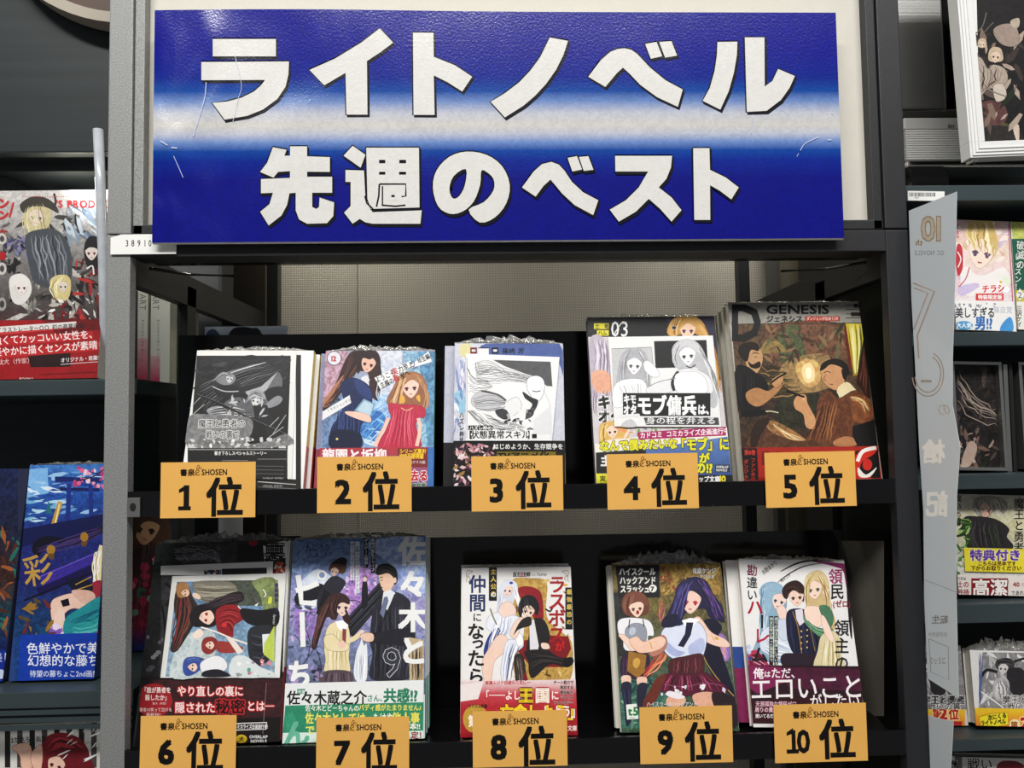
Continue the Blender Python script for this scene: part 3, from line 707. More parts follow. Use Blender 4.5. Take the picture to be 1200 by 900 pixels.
A.tex = .3; A.blob('#8b8b8c', '150,430 240,418 400,430 420,480 400,540 480,530 560,500 562,552 150,560'); A.tex = 0
A.scat(46, 150, 520, 560, 560, 9, ['#d4d4d2', '#ababaa', '#eee', '#777'], 9, 1.3)
A.text('魔王と勇者の', 190, 470, 37, '#2a2a2c', b=.01, sx=.9, out='#dcdcda', ow=.09); A.text('戦いの裏で', 222, 517, 38, '#2a2a2c', b=.01, sx=.75, out='#dcdcda', ow=.09)
A.text('THE BATTLE BEHIND THE HERO', 215, 541, 10, '#333', sx=.85)
A.rect(146, 560, 566, 690, '#161617'); A.line('#cfcfcd', 2, '150,566 562,566', sm=False); A.line('#888', 3, '440,606 562,606', sm=False)
A.text('書き下ろしスペシャルストーリー', 258, 588, 18, '#e6e6e4', b=.03, sx=.82); A.line('#999', 2, '290,612 400,612', sm=False)
for k in range(3): A.line('#777', 2, [(435, 635+k*16), (552, 637+k*16)], sm=False)
A.text('OVERLAP NOVELS', 462, 690, 10, '#ccc')
b.sheet_print(o, A); b.film(1, .005); b.behind([(.004, -.0005, .009)], 'white and yellow spined novel of the first place stack')

# ================================================================ book 2: two girls, laptop
b = Book('pale blue novel cover with a girl in navy and a girl in red, second place', ((382, 410), (510, 411.7), (507, 570), (373, 574)), (350, 370, 3.6), cover='#e9e8ee', spine=('#2f7a56', '#3f74b4', .30), d=.010)
A = b.art(); A.grad(70, 140, 590, 740, [(145, '#b9b3c6'), (260, '#a8b4cc'), (420, '#7fa3cf'), (560, '#8fb0d2')]); A.tex = .45
A.poly('#c8a7b6', '85,150 210,150 150,330 85,400'); A.poly('#d9dde8', '330,145 440,145 420,340 330,420 270,300'); A.poly('#6f9fc0', '505,150 580,150 575,560 540,560'); A.poly('#9ec3d8', '440,150 505,150 545,560 500,560')
A.poly('#7c93b4', '100,440 180,330 200,560 100,560'); A.blob('#b8d4ee', '300,360 380,330 385,430 350,470 300,440'); A.blob('#4f8fd0', '250,430 330,400 370,440 340,520 270,540'); A.tex = 0
A.strands(['#8cc0e8', '#5b9fe0', '#d2ecfa', '#4878b8'], 4, '200,540 260,440 380,360', '300,560 360,520 420,420', 12, 4, 3); A.scat(40, 250, 430, 380, 550, 10, ['#9fd0ef', '#3f78bd', '#d5e9f5', '#6aa5da'], 2, 2, 10)
# left figure
A.blob('#4b3230', '195,190 230,148 300,140 340,165 345,235 325,320 335,360 300,330 290,240 225,250 170,330 120,395 92,392 150,300'); A.blob('#c08c6e', '95,375 140,310 190,250 180,300 130,380')
A.strands(['#2f2024', '#6b463e', '#845a4b', '#3c2830'], 5, '215,160 190,260 100,390', '320,150 250,230 150,370', 16, 3, 7); A.strands(['#2f2024', '#5b3b36'], 5, '310,150 335,230 320,330', '335,170 350,260 338,350', 6, 2, 3)
A.head(293, 205, 34, '#f0c9b8', '#4a2430', 14, '#a06a5a'); A.blob('#3b2728', '228,160 265,142 320,150 338,180 320,175 300,185 270,180 262,225 250,245 240,200')
A.poly('#e9e6ea', '262,262 285,250 300,270 290,290 268,282'); A.blob('#2b3a66', '175,290 215,262 262,270 300,300 312,345 300,420 262,470 255,560 140,560 135,480 165,430 190,370')
A.blob('#3c4f86', '235,270 262,275 300,310 306,350 270,340 245,310'); A.strands(['#1d2848', '#40548a', '#4b61a0'], 4, '170,380 160,460 150,555', '250,360 260,460 250,555', 14, 2, 4)
A.poly('#8fb0c4', '235,400 275,350 322,372 300,440 245,420'); A.poly('#c5dbe6', '245,398 278,358 316,375 298,430'); A.blob(SKIN, '196,405 240,405 285,415 305,432 300,450 262,440 210,420', out='#a7786a', w=1)
A.blob('#20294c', '135,490 200,480 262,500 258,562 138,562'); A.line('#10152c', 3, '140,500 200,492 260,510'); A.ell('#e8d9a0', 162, 520, 5)
# right figure
A.blob('#a8785a', '400,300 425,250 470,235 520,250 545,310 540,380 520,410 490,400 440,395 395,392 370,360'); A.head(472, 305, 40, '#f7d9cb', '#5b3442', -4, '#b07c68')
A.blob('#b98a64', '405,300 430,248 478,238 520,262 532,310 510,290 480,270 450,290 428,330 415,370 390,380'); A.strands(['#d9b088', '#8a5c46', '#c39a74', '#e7c8a2'], 6, '425,260 400,330 372,385', '455,250 440,320 430,380', 8, 3, 3)
A.strands(['#d9b088', '#8a5c46', '#c39a74'], 6, '500,250 535,320 520,400', '520,270 548,330 545,395', 7, 3, 4); A.blob('#e9b95c', '425,345 440,335 450,360 436,372'); A.blob('#e9b95c', '495,345 510,335 512,365')
A.blob('#c9405e', '385,370 430,375 500,378 535,395 528,430 505,430 495,470 510,560 340,560 365,490 390,430 380,400', out='#8e2740'); A.strands(['#e0627c', '#a82c48', '#f08898'], 5, '400,390 385,470 350,555', '490,390 485,470 505,555', 15, 2, 5)
A.line('#f2cfa8', 3, '432,388 455,400 482,388'); A.line(SKIN, 17, '378,430 358,480 335,520 322,552'); A.line(SKIN, 15, '505,432 512,480 498,550'); A.line('#c29080', 1.5, '370,430 350,482 326,528')
# lettering
A.ell('#e8e6ec', 150, 180, 28, 28, out='#2a2b40', w=2.5); A.text('12', 133, 192, 30, '#c22f3d', b=.05)
A.poly('#f3f3f2', '320,262 470,190 476,206 548,150 562,195 470,222 345,310'); A.text('ようこそ', 328, 284, 30, '#15151a', ang=-24, b=.02, sx=.75); A.text('実', 398, 252, 33, '#c22f3d', ang=-24, b=.03, sx=.8); A.text('力至上', 424, 240, 29, '#15151a', ang=-24, b=.03, sx=.8)
A.text('主義の', 348, 306, 28, '#15151a', ang=-24, b=.02, sx=.75); A.text('教', 405, 280, 32, '#c22f3d', ang=-24, b=.03, sx=.8); A.text('室へ', 432, 266, 28, '#15151a', ang=-24, b=.03, sx=.8); A.text('2', 480, 228, 50, '#8d8aa8', ang=-24); A.text('年生編', 506, 202, 25, '#222', ang=-26, b=.03, sx=.75)
A.poly('#eeedee', '72,405 215,335 222,368 86,442'); A.text('衣笠彰梧', 112, 388, 18, '#444', ang=-26, b=.01); A.text('トモセシュンサク', 122, 408, 14, '#555', ang=-26)
b.cover_print(A)
o, A = b.sheet('paper_band', '85,560 575,555 575,738 75,738', '#c56f7c')
A.grad(70, 540, 590, 745, [(560, '#b9454f'), (600, '#b0546a'), (700, '#9d7aa8')]); A.text('龍園と坂柳', 100, 615, 62, '#f4eef0', b=.04, sx=.88); A.poly('#8c3a34', '418,560 545,560 545,640 418,640')
A.text('シリーズ累計', 426, 580, 21, '#f3d23c', b=.04, sx=.9); A.text('1000万部突破', 424, 602, 25, '#f3d23c', b=.05, sx=.7); A.text('大人気クラス編', 440, 624, 15, '#eee', sx=.9); A.text('去る。', 470, 694, 48, '#c2243c', b=.05, out='#f6e8ea', sx=.8)
A.text('MF文庫', 470, 728, 26, '#2f7a50', b=.05, out='#eef3ee', sx=.8); A.rect(545, 556, 578, 740, '#4f84c0')
b.sheet_print(o, A); b.film(2, .006); b.behind([(-.007, .0003, .010)], 'pale blue novel with green spine of the second place stack', cover='#b9adc0', top=[(0, 0, .1, .3, '#a04a60'), (0, .3, .1, 1, '#9fa0ba')])

# ================================================================ book 3: line drawing slip
b = Book('white novel with grey line drawing slip and black band, third place', ((532, 402), (660, 403), (662, 570), (532, 571)), (500, 370, 3.6), cover='#e6e6ee', spine=('#dcd9d0', '#c9a53a', .25), d=.009)
A = b.art(); A.tex = .2; A.rect(110, 110, 590, 540, '#dcdde8', '#d6d8e2'); A.tex = 0; A.blob('#6477ae', '250,118 560,118 575,250 540,180 400,170 260,165'); A.strands(['#cdd3ea', '#8d9cc8', '#ffffff'], 5, '115,200 130,300 140,380', '160,190 165,300 160,380', 10, 4, 2)
A.blob('#e8e2b4', '140,125 180,118 190,160 160,175 140,160'); A.blob('#a9d2e6', '115,330 165,320 165,400 130,405'); A.scat(40, 112, 180, 165, 510, 10, ['#b7bfd8', '#f4f4fa', '#8fa0c8', '#e3d9ea'], 4, 2, 80)
for x, c in ((184, '#8c2a3a'), (275, '#23232c')): A.rect(x, 134, x+28, 160, c); A.rect(x+6, 142, x+22, 152, '#e9e9e9')
A.rect(218, 134, 262, 168, '#f2f2f2'); A.line('#222', 4, '218,136 262,136', sm=False); A.text('篠崎 芳', 318, 158, 25, '#1b1b22', b=.02, sx=1.1); A.text('ハズレ枠', 138, 405, 27, '#111', v=True, b=.04, sx=.7); A.text('状態異常', 138, 512, 27, '#111', v=True, b=.04, sx=.6)
b.cover_print(A)
o, A = b.sheet('paper_band', '112,528 582,530 583,725 112,725', '#1d1b1d')
A.rect(105, 520, 590, 740, '#1f1c1e'); A.scat(60, 115, 550, 185, 720, 10, ['#e5c9c9', '#8c4d6a', '#3c3440', '#b28c54', '#efe3e6'], 5, 1.5); A.scat(34, 140, 545, 290, 600, 9, ['#f0dadf', '#99747f', '#c7959c', '#5a444e'], 6, 1.5)
A.text('はじめようか、生存競争を', 280, 562, 26, '#f2f2f0', b=.02, sx=.95); A.rect(296, 574, 545, 600, '#8a7a1c'); A.text('TVアニメ化', 300, 604, 34, '#17150c', b=.06, sx=1.2); A.line('#777', 2, '585,560 605,620', sm=False)
b.sheet_print(o, A)
o, A = b.sheet('leaflet', '165,162 560,176 528,528 165,528', '#f1f1f1'); A.poly('#f4f4f4', '165,162 560,176 528,528 165,528')
A.poly('#6f6f72', '280,188 522,196 530,300 505,298 470,262 420,248 330,215'); A.line('#88888b', 2, '170,180 170,520', sm=False)
LN = ['#8d8d90', '#b5b5b8', '#6b6b70']
A.strands(LN, 2.2, '200,200 260,190 330,225 420,250 480,275', '215,290 290,290 350,280 430,290 470,310', 18, 3, 3, 0); A.strands(LN, 2, '170,210 200,260 260,280', '180,330 230,330 280,300', 9, 4, 4, 0)
A.strands(['#aaaaae', '#8a8a8e'], 2, '200,200 215,250 260,235', '230,200 250,230 280,215', 5, 2, 5, 0)
A.blob('#fafafa', '425,270 460,255 490,270 496,310 482,350 462,362 440,340 425,310', out='#6b6b6e', w=1.6); A.line('#444', 4, '446,318 462,322 480,318'); A.blob('#47474b', '405,322 440,345 470,360 455,400 430,405 445,375 415,350')
A.blob('#d4d4d6', '190,350 230,318 290,330 330,360 310,395 260,400 200,385', out='#77777a'); A.blob('#f0f0f0', '300,400 330,370 380,345 400,385 370,420 330,430', out='#666669'); A.strands(LN, 2.4, '195,350 260,330 330,350', '210,400 260,405 330,390', 9, 2, 6, 0)
A.line('#6a6a6e', 8, '230,318 300,335 335,360'); A.blob('#55555a', '290,400 330,395 350,425 330,440 300,425'); A.strands(['#55555a', '#99999c', '#c9c9cc'], 4, '240,410 300,440 380,460', '280,480 340,490 420,470', 10, 3, 7); A.poly('#636368', '420,400 465,385 440,430 415,440'); A.strands(['#77777c', '#bbb'], 3, '170,400 210,450 260,490', '200,400 250,440 300,470', 8, 3, 9, 0)
A.line('#d2d2d4', 2, '480,300 520,380 524,520'); A.scat(26, 330, 400, 450, 490, 9, ['#f2f2f2', '#87878b', '#4d4d52', '#c6c6c8'], 3, 1.6); A.poly('#e9e9ea', '450,440 524,380 524,500 450,500')
A.rect(176, 464, 278, 484, '#333'); A.text('ハズレ枠の', 180, 482, 19, '#eee', b=.04, sx=1); A.text('【', 158, 517, 36, '#222', b=.03); A.text('状態異常スキル', 186, 516, 35, '#222', b=.02, sx=1.02); A.text('】', 426, 517, 36, '#222', b=.03, sx=.6); A.rect(444, 500, 464, 518, '#222')
b.sheet_print(o, A); b.film(3, .008); b.behind([(-.0105, -.0004, .010)], 'white novel of the third place stack, shifted left', cover='#d9dbe4', top=[(0, 0, .12, .32, '#2c282c'), (0, .32, .12, 1, '#c9cbd9')])

# ================================================================ book 4
b = Book('black topped novel numbered 03 with a two-girl comic slip, fourth place', ((689, 372.5), (838, 370), (856.5, 564), (697.5, 566)), (670, 350, 3.46), cover='#2a2a2e', spine=('#d8d6cc', None), d=.011)
A = b.art(); A.rect(60, 60, 660, 760, '#d9d3d6'); A.rect(60, 60, 600, 155, '#15151a'); A.tex = .3; A.poly('#34304a', '380,68 600,68 610,330 560,330 540,140 400,150'); A.tex = 0
A.rect(90, 100, 150, 123, '#e4dc3c'); A.text('土　竜', 94, 120, 22, '#15151a', b=.03, sx=.85); A.rect(102, 128, 150, 150, '#e4dc3c'); A.text('ハム', 106, 147, 21, '#15151a', b=.03, sx=.9); A.text('03', 158, 153, 88, '#eeeeee', sx=.82, b=.004); A.line('#eee', 4, '170,146 200,100', sm=False)
A.blob('#d3a861', '395,150 400,95 440,68 500,72 540,110 565,200 600,330 585,390 560,330 520,150'); A.head(470, 130, 36, '#f4d5bd', '#5b3a5f', 0); A.blob('#dcb46e', '395,145 410,90 455,70 505,80 530,130 500,115 470,100 440,125 425,150')
A.strands(['#f0cf90', '#a97a3f', '#caa05a', '#8a6036'], 7, '405,90 400,120 410,150', '460,75 440,110 430,150', 7, 2, 2); A.strands(['#f0cf90', '#a97a3f', '#caa05a'], 8, '510,90 560,200 585,390', '540,110 590,240 612,380', 8, 3, 3); A.ell('#1d1a20', 415, 118, 9, 7, out='#eee', w=1)
A.blob('#c7bcc9', '72,170 130,160 155,260 150,400 80,400'); A.strands(['#e9e2ea', '#998da0', '#b7aabb'], 7, '80,165 95,230 80,300', '140,170 145,230 150,330', 8, 3, 5); A.blob('#e8b79c', '82,300 130,290 160,320 158,375 110,382 84,350'); A.strands(['#8f7f90', '#d9d0dc'], 5, '90,370 85,420 90,470', '150,370 140,430 150,480', 6, 2, 3)
A.text('キモ', 104, 445, 64, '#151518', b=.07, sx=.85, out='#f4f4f4', ow=.06); A.text('オタ', 106, 500, 58, '#151518', b=.07, sx=.85, out='#f4f4f4', ow=.06)
A.blob('#e0bd72', '112,520 150,498 200,500 230,540 225,600 180,640 120,620'); A.head(165, 540, 26, '#f6dcc8', '#54434f', -8); A.strands(['#f1d795', '#b48a4a'], 6, '125,510 115,560 130,610', '150,500 140,520 135,560', 5, 2, 3); A.blob('#efe3d8', '130,580 240,570 260,630 140,640'); A.scat(30, 180, 500, 620, 560, 12, ['#e9a97c', '#d3cdd0', '#9a8f98', '#f0dfd2', '#8fae6a'], 8, 2)
b.cover_print(A)
o, A = b.sheet('paper_band', '92,590 270,560 632,520 650,742 100,748', '#d8d3c8')
A.poly('#f0ece2', '92,590 270,560 640,520 650,600 98,640'); A.poly(['#6f8fc6', '#3a5288'], '98,640 630,560 650,742 100,748'); A.poly('#232327', '97,625 300,610 300,700 99,710')
A.poly('#b72c72', '266,543 626,520 624,556 270,573'); A.text('カドコミ', 276, 566, 27, '#f6eef2', b=.03, sx=.85, ang=-3); A.text('コミカライズ企画進行中!', 382, 560, 27, '#f6eef2', b=.03, sx=.86, ang=-3)
A.text('なんで僕みたいな', 112, 616, 46, '#e6e33a', b=.06, sx=.86, out='#30302a', ow=.05, ang=-2); A.text('「モブ」に', 418, 614, 54, '#e6e33a', b=.06, sx=.82, out='#30302a', ow=.05, ang=-1)
A.text('主', 116, 676, 46, '#f2f2f2', b=.06); A.text('が', 514, 664, 44, '#e6e33a', b=.06, out='#30302a', ow=.05); A.text('の!?', 498, 706, 50, '#e6e33a', b=.06, out='#30302a', ow=.05, sx=.9); A.rect(580, 674, 640, 704, '#3a3f50'); A.text('OVERLAP', 584, 688, 14, '#eee', b=.03, sx=.8); A.text('NOVELS', 584, 701, 13, '#eee', b=.03, sx=.9)
A.rect(96, 710, 142, 748, '#e4e03a'); A.text('実', 112, 740, 26, '#222', b=.03); A.rect(500, 716, 655, 748, '#17171a'); A.text('ップ文庫', 512, 742, 26, '#f2f2f2', b=.04, sx=.85); A.text('10', 592, 744, 36, '#e6d83a', b=.05)
b.sheet_print(o, A)
o, A = b.sheet('leaflet', '146,158 570,152 604,522 172,520', '#ebebea'); A.poly('#ededec', '146,158 570,152 604,522 172,520')
A.poly('#2a2a2c', '332,175 544,170 552,290 520,280 338,284'); A.poly('#d0d0d1', '160,205 322,198 330,300 300,400 168,440'); A.line('#555', 2, '160,206 322,199 330,290', sm=False)
A.blob('#bcbcc0', '190,260 215,215 255,200 300,225 312,300 320,380 260,420 180,420'); A.head(252, 275, 33, '#f1f1f1', '#666', 4, '#999'); A.strands(['#e0e0e2', '#8f8f94', '#a9a9ae'], 5, '215,225 195,300 190,380', '240,210 220,250 222,300', 8, 2, 3); A.strands(['#e0e0e2', '#8f8f94'], 5, '280,215 310,300 318,380', '260,205 290,250 300,320', 7, 2, 4)
A.blob('#f3f3f3', '170,360 215,330 290,335 300,400 230,430 170,440', out='#9a9a9c'); A.strands(['#bcbcbe', '#dcdcdd'], 3, '180,360 200,400 190,430', '280,345 280,390 270,420', 8, 2, 5, 0)
A.blob('#c9c9cc', '405,230 412,190 450,168 500,175 535,220 560,300 590,420 560,440 530,330 500,280 430,290'); A.head(468, 235, 36, '#f5f5f5', '#555', -6, '#999'); A.blob('#d7d7d9', '405,240 420,190 460,170 505,185 520,225 490,205 460,195 430,215 418,260')
A.strands(['#ececec', '#9c9ca0', '#b5b5b8'], 6, '505,190 550,290 590,410', '525,210 575,310 600,400', 9, 3, 5); A.strands(['#ececec', '#9c9ca0'], 4, '415,200 405,250 420,285', '440,185 420,230 425,270', 5, 1, 6)
A.blob('#ebebec', '300,370 340,345 420,320 440,290 500,290 555,320 570,380 520,395 440,370 360,395 320,400', out='#88888a'); A.blob('#3b3b3e', '400,340 420,300 432,302 425,360 408,376'); A.blob('#f6f6f6', '420,310 500,300 540,330 540,385 430,385', out='#88888a'); A.line('#333', 4, '462,275 480,282 500,270'); A.line('#99999c', 3, '310,360 350,340 420,325')
A.blob('#f4f4f4', '290,265 310,255 345,290 352,315 330,320 300,300', out='#999'); A.strands(['#cfcfd0', '#aaa'], 3, '320,400 400,400 560,400', '320,440 400,450 560,460', 8, 3, 7)
A.rect(206, 385, 560, 478, '#202023'); A.poly('#e9e9e9', '168,474 272,468 276,480 172,486'); A.text('キモ', 208, 425, 40, '#f4f4f4', b=.07, sx=.65); A.text('オタ', 208, 468, 42, '#f4f4f4', b=.07, sx=.65); A.text('モブ傭兵', 262, 466, 82, '#f6f6f6', b=.055, sx=.74, out='#1c1c1f', ow=.04); A.text('は、', 508, 468, 44, '#f6f6f6', b=.06, sx=.75)
A.poly('#59595c', '290,484 592,484 596,514 300,514'); A.text('身の程を弁える', 298, 508, 30, '#f5f5f5', b=.01, sx=1.36); A.blob('#cfcfd1', '205,505 240,490 262,520 205,522')
b.sheet_print(o, A); b.film(4, .004); b.behind([(.0015, -.001, .010)], 'black novel of the fourth place stack')

# ================================================================ book 5
b = Book('large brown novel cover with two men under a grey title strip, fifth place', ((856, 355.5), (1010, 353), (1030, 562), (869, 563)), (840, 330, 3.214), cover='#b4b1a8', spine=('#8d8a82', None), d=.014, lean=11)
A = b.art(); A.rect(40, 70, 640, 160, '#a6a49c'); A.tex = .5; A.poly(['#6c5540', '#4b392a'], '55,160 545,155 610,640 85,640'); A.blob('#7b5a45', '200,165 480,160 500,300 330,330 210,300'); A.blob('#5f6647', '240,180 310,170 330,300 260,330 230,260'); A.blob('#4a3a2c', '60,340 250,330 250,500 85,520'); A.blob('#3b3a2a', '235,440 380,420 380,540 230,540'); A.tex = .3
A.blob('#9c8757', '160,270 185,225 225,222 262,262 210,268'); A.poly('#7a6444', '190,205 215,205 218,225 188,226')
A.blob('#a58a60', '260,300 400,270 450,330 420,400 300,420 240,370'); A.blob('#d8b67a', '300,310 350,290 390,320 385,380 340,395 305,360'); A.tex = 0; A.blob('#f3dfae', '322,322 348,305 368,330 366,370 340,382 322,355'); A.blob('#fff6da', '334,330 352,325 356,355 340,366')
A.poly('#7b2f22', '478,158 492,158 512,330 498,330'); A.poly(['#e0cf4e', '#b3953c'], '486,158 545,158 556,250 540,350 515,355'); A.strands(['#f3ec8e', '#a8902e', '#6b7a36', '#fff7b8'], 6, '492,160 505,260 518,350', '540,160 545,250 530,340', 9, 1, 3); A.poly('#3e2219', '548,250 556,215 582,440 560,430 525,380')
A.strands(['#5d3426', '#2b1712', '#7b4a35'], 5, '530,370 545,330 552,250', '575,450 570,350 558,250', 9, 2, 4)
A.strands(['#8b7148', '#5d5236', '#a98c5c', '#3c3524'], 6, '150,300 210,330 260,320', '140,440 240,430 340,420', 16, 8, 8); A.scat(60, 190, 170, 470, 300, 12, ['#8a6750', '#4d4432', '#6d7350', '#9b7c5e', '#573d30'], 4, 2)
# man in dark shirt
A.blob('#caa47c', '108,290 125,250 165,255 172,300 150,345 118,330', out='#4f3524', w=1); A.blob('#2c211a', '80,262 95,235 140,228 160,245 155,262 128,258 115,300 95,290'); A.blob('#2a1e17', '118,300 135,312 160,300 165,318 150,328 126,322'); A.line('#2b1c14', 3, '134,272 145,268 158,272'); A.line('#2b1c14', 2.5, '140,284 152,283')
A.blob('#1d1b1c', '70,330 110,318 150,345 180,365 195,410 150,420 165,480 88,490'); A.strands(['#343133', '#0f0e10'], 4, '85,340 80,400 90,480', '150,350 150,410 155,480', 8, 2, 3)
A.blob('#bd9066', '110,420 150,400 195,412 235,380 245,395 215,430 160,470 120,455', out='#4a2f1e'); A.blob('#c99d72', '205,375 240,350 250,370 225,400', out='#4a2f1e'); A.line('#1e1612', 7, '200,385 230,362 262,345'); A.line('#d9d4b6', 4, '165,492 200,488 232,494'); A.poly('#141214', '88,490 180,482 190,500 130,510 92,508')
# seated man
A.blob('#d0a27a', '392,335 410,312 450,310 478,330 480,380 455,408 425,400 400,375', out='#4c2f1f', w=1.2); A.blob('#211814', '388,335 400,305 445,290 485,305 500,345 485,350 470,325 430,312 405,330'); A.blob('#211814', '470,330 492,340 485,372 474,360'); A.line('#3a2117', 3, '402,345 416,338 428,343'); A.line('#3a2117', 2.4, '424,386 438,388'); A.line('#5a3526', 2, '412,350 402,366 412,372')
A.blob('#e8dab4', '452,408 490,378 525,410 540,430 500,440 470,470'); A.blob('#3a3026', '420,410 450,415 462,450 440,480'); A.tex = .35; A.blob('#75492f', '385,440 425,412 460,440 520,410 570,445 588,520 520,535 500,600 330,620 370,540 375,480', out='#301a10', w=1.5)
A.blob('#8f5b39', '520,430 570,440 590,510 540,535 505,500'); A.blob('#6b4a33', '140,560 175,520 240,545 350,600 440,600 440,625 130,625'); A.blob('#a07a52', '175,525 230,530 330,590 300,600 210,570'); A.tex = 0
A.strands(['#e9c68f', '#f6e4bd'], 4, '205,530 270,570 340,600', '215,548 270,590 300,600', 4, 2, 4); A.strands(['#4c2c1b', '#9c6a44', '#b98554'], 4, '390,450 370,530 340,600', '460,450 440,540 430,610', 12, 3, 5); A.strands(['#f1d9a4', '#c08a58'], 4, '500,430 550,440 580,480', '505,445 540,460 560,500', 6, 2, 5)
A.blob('#3c2a20', '130,560 160,520 200,520 165,580 150,620 128,622'); A.blob('#d3a57a', '290,450 310,425 335,430 342,460 372,520 360,555 335,545 325,500 296,480', out='#4c2f1f', w=1.3); A.line('#e9c49c', 5, '322,430 328,445'); A.line('#1b120e', 8, '262,410 300,425 330,435'); A.blob('#bb8a62', '440,600 490,582 530,600 520,618 450,620', out='#3a2015')
A.poly('#181213', '512,545 595,520 604,620 530,620 510,580')
A.line('#2b2925', 1.5, '52,160 546,156', sm=False); A.text('D', 48, 220, 190, '#1f1f20', b=.035, sx=.85); A.line('#1f1f20', 14, '60,215 110,220', sm=False); A.text('GENESIS', 184, 121, 47, '#1f1f20', b=.035, sx=1.36); A.text('ジェネシス', 186, 151, 27, '#1f1f20', b=.04, sx=1.02)
A.rect(332, 131, 463, 148, '#b7402c'); A.text('ダンジョンが出来て3年', 338, 145, 14, '#f1d8cc', b=.02, sx=.82)
for y in (90, 105, 122, 137): A.line('#222', 2, [(484, y), (545, y-1)], sm=False)
A.rect(516, 84, 545, 98, '#2a2423'); A.text('之', 526, 96, 13, '#d84a38'); A.rect(505, 116, 545, 130, '#2a2423')
b.cover_print(A)
o, A = b.sheet('paper_band', '86,628 604,620 614,745 92,747', '#a82f22'); A.rect(80, 615, 620, 750, '#b03226'); A.poly('#23181a', '86,628 150,628 156,747 92,747'); A.text('第8巻', 102, 652, 21, '#d04a38', b=.03, sx=.8); A.text('ダンジョン運', 100, 670, 18, '#c9442f', v=True, b=.02); A.text('ファンタジー', 126, 664, 18, '#c9442f', v=True, b=.02)
A.text('ILL', 165, 690, 70, '#7b1b16', b=.04); A.poly('#191416', '520,640 604,620 614,740 525,742'); A.blob('#d0392a', '520,660 560,625 604,620 590,650 545,680 540,720 580,735 560,745 515,742'); A.line('#f1efe9', 14, '528,678 548,640 598,626'); A.blob('#eeeae4', '530,700 560,728 600,700 575,735 535,735'); A.ell('#cf3a2b', 565, 690, 18, 22)
b.sheet_print(o, A, 'band_print'); b.film(5, .002); b.behind([(-.001, 0, .013), (-.002, 0, .013)], 'large grey and brown novel of the fifth place stack', cover='#b5b2aa')

# ================================================================ book 6
b = Book('dark novel with a sideways colour card in a white frame, sixth place', ((180, 638), (337, 631.5), (332, 874), (158, 878)), (140, 600, 3.0), cover='#39383a', spine=('#d6d6d2', '#a5363a', .35), d=.012, lean=15)
A = b.art(); A.tex = .35; A.rect(40, 80, 610, 840, '#454548'); A.poly('#2c2c2f', '60,180 150,170 140,600 50,640'); A.tex = 0
A.strands(['#8a8a8c', '#626265', '#a1a1a2'], 2, '190,130 260,120 330,140 350,170', '200,165 260,170 330,165 350,175', 14, 8, 3, 0)
for i in range(16):
    R_ = random.Random(i); x, y = 190+R_.random()*165, 125+R_.random()*45; A.line('#939396', 1.6, [(x+9*math.cos(t)*(1-t/7), y+9*math.sin(t)*(1-t/7)) for t in [q*.7 for q in range(9)]])
for i in range(9): A.ell(['#6d6d72', '#88888c', '#54545a'][i % 3], 100+(i*37) % 60, 440+(i*53) % 150, 6+(i % 3)*3, 7)
A.line('#17171a', 7, '150,330 160,420 150,560'); A.line('#1c1c1f', 10, '160,250 190,280 165,330')
A.poly('#262427', '420,110 520,105 520,190 410,180'); A.ell('#a7283a', 470, 108, 16, 12)
A.poly('#efece6', '505,118 585,100 588,160 510,178'); A.text('悪', 508, 172, 76, '#2b2a2d', b=.07, sx=.98); A.text('公', 540, 232, 58, '#c8553a', b=.07, out='#e7e0d6', sx=.8); A.poly('#e6e6e4', '586,105 602,98 600,600 578,640')
A.scat(20, 525, 180, 580, 240, 8, ['#c2562d', '#7a2a24', '#e3d6c6'], 3); b.cover_print(A)
o, A = b.sheet('paper_band', '88,578 578,574 566,822 56,826', '#241a1d'); A.rect(40, 560, 600, 840, '#20191b'); A.tex = .3; A.poly('#49262b', '120,590 578,580 570,720 110,735'); A.tex = 0
A.ell('#a92c36', 122, 662, 66, 60); A.text('「誰が勇者を', 80, 634, 22, '#f2e3e0', b=.03, sx=.78); A.text('殺したか」', 92, 660, 22, '#f2e3e0', b=.03, sx=.78); A.text('駄犬（作家）', 118, 676, 9, '#f0dcd8'); A.text('著者の笑って泣ける', 72, 700, 15, '#f2e3e0', sx=.85); A.text('最新刊！', 95, 718, 15, '#f2e3e0')
A.text('やり直しの裏に', 204, 644, 38, '#f6e9e6', b=.02, out='#c8343a', ow=.09, sx=.88); A.text('隠された', 196, 702, 40, '#f6e9e6', b=.02, out='#c8343a', ow=.09, sx=.9); A.text('秘密', 338, 704, 54, '#251316', b=.03, out='#c8343a', ow=.08, sx=.98); A.text('とは─', 448, 696, 38, '#f6e9e6', b=.02, out='#c8343a', ow=.09, sx=.85)
A.line('#a98a86', 1.5, '518,600 505,780', sm=False); A.poly('#ededea', '400,742 520,738 518,764 398,768'); A.poly('#201b1c', '402,745 517,741 515,762 400,765'); A.text('コミカライズ企画進行中!', 404, 760, 17, '#efefef', b=.03, sx=.62)
A.ell('#e2c43a', 430, 797, 20, 15); A.text('犬', 421, 804, 18, '#222', b=.04); A.text('OVERLAP', 458, 795, 15, '#efefef', b=.03, sx=.95); A.text('NOVELS', 462, 810, 15, '#efefef', b=.03)
b.sheet_print(o, A, 'band_print')
o, A = b.sheet('leaflet', '148,190 542,174 540,222 148,222', '#e7e6e2'); A.rect(300, 204, 360, 220, '#3a3b52'); A.poly('#2c2c30', '362,200 520,196 520,222 362,222'); A.scat(10, 305, 205, 360, 218, 4, ['#b64c5c', '#9fb0c8', '#e7d9c8'], 2); b.sheet_print(o, A)
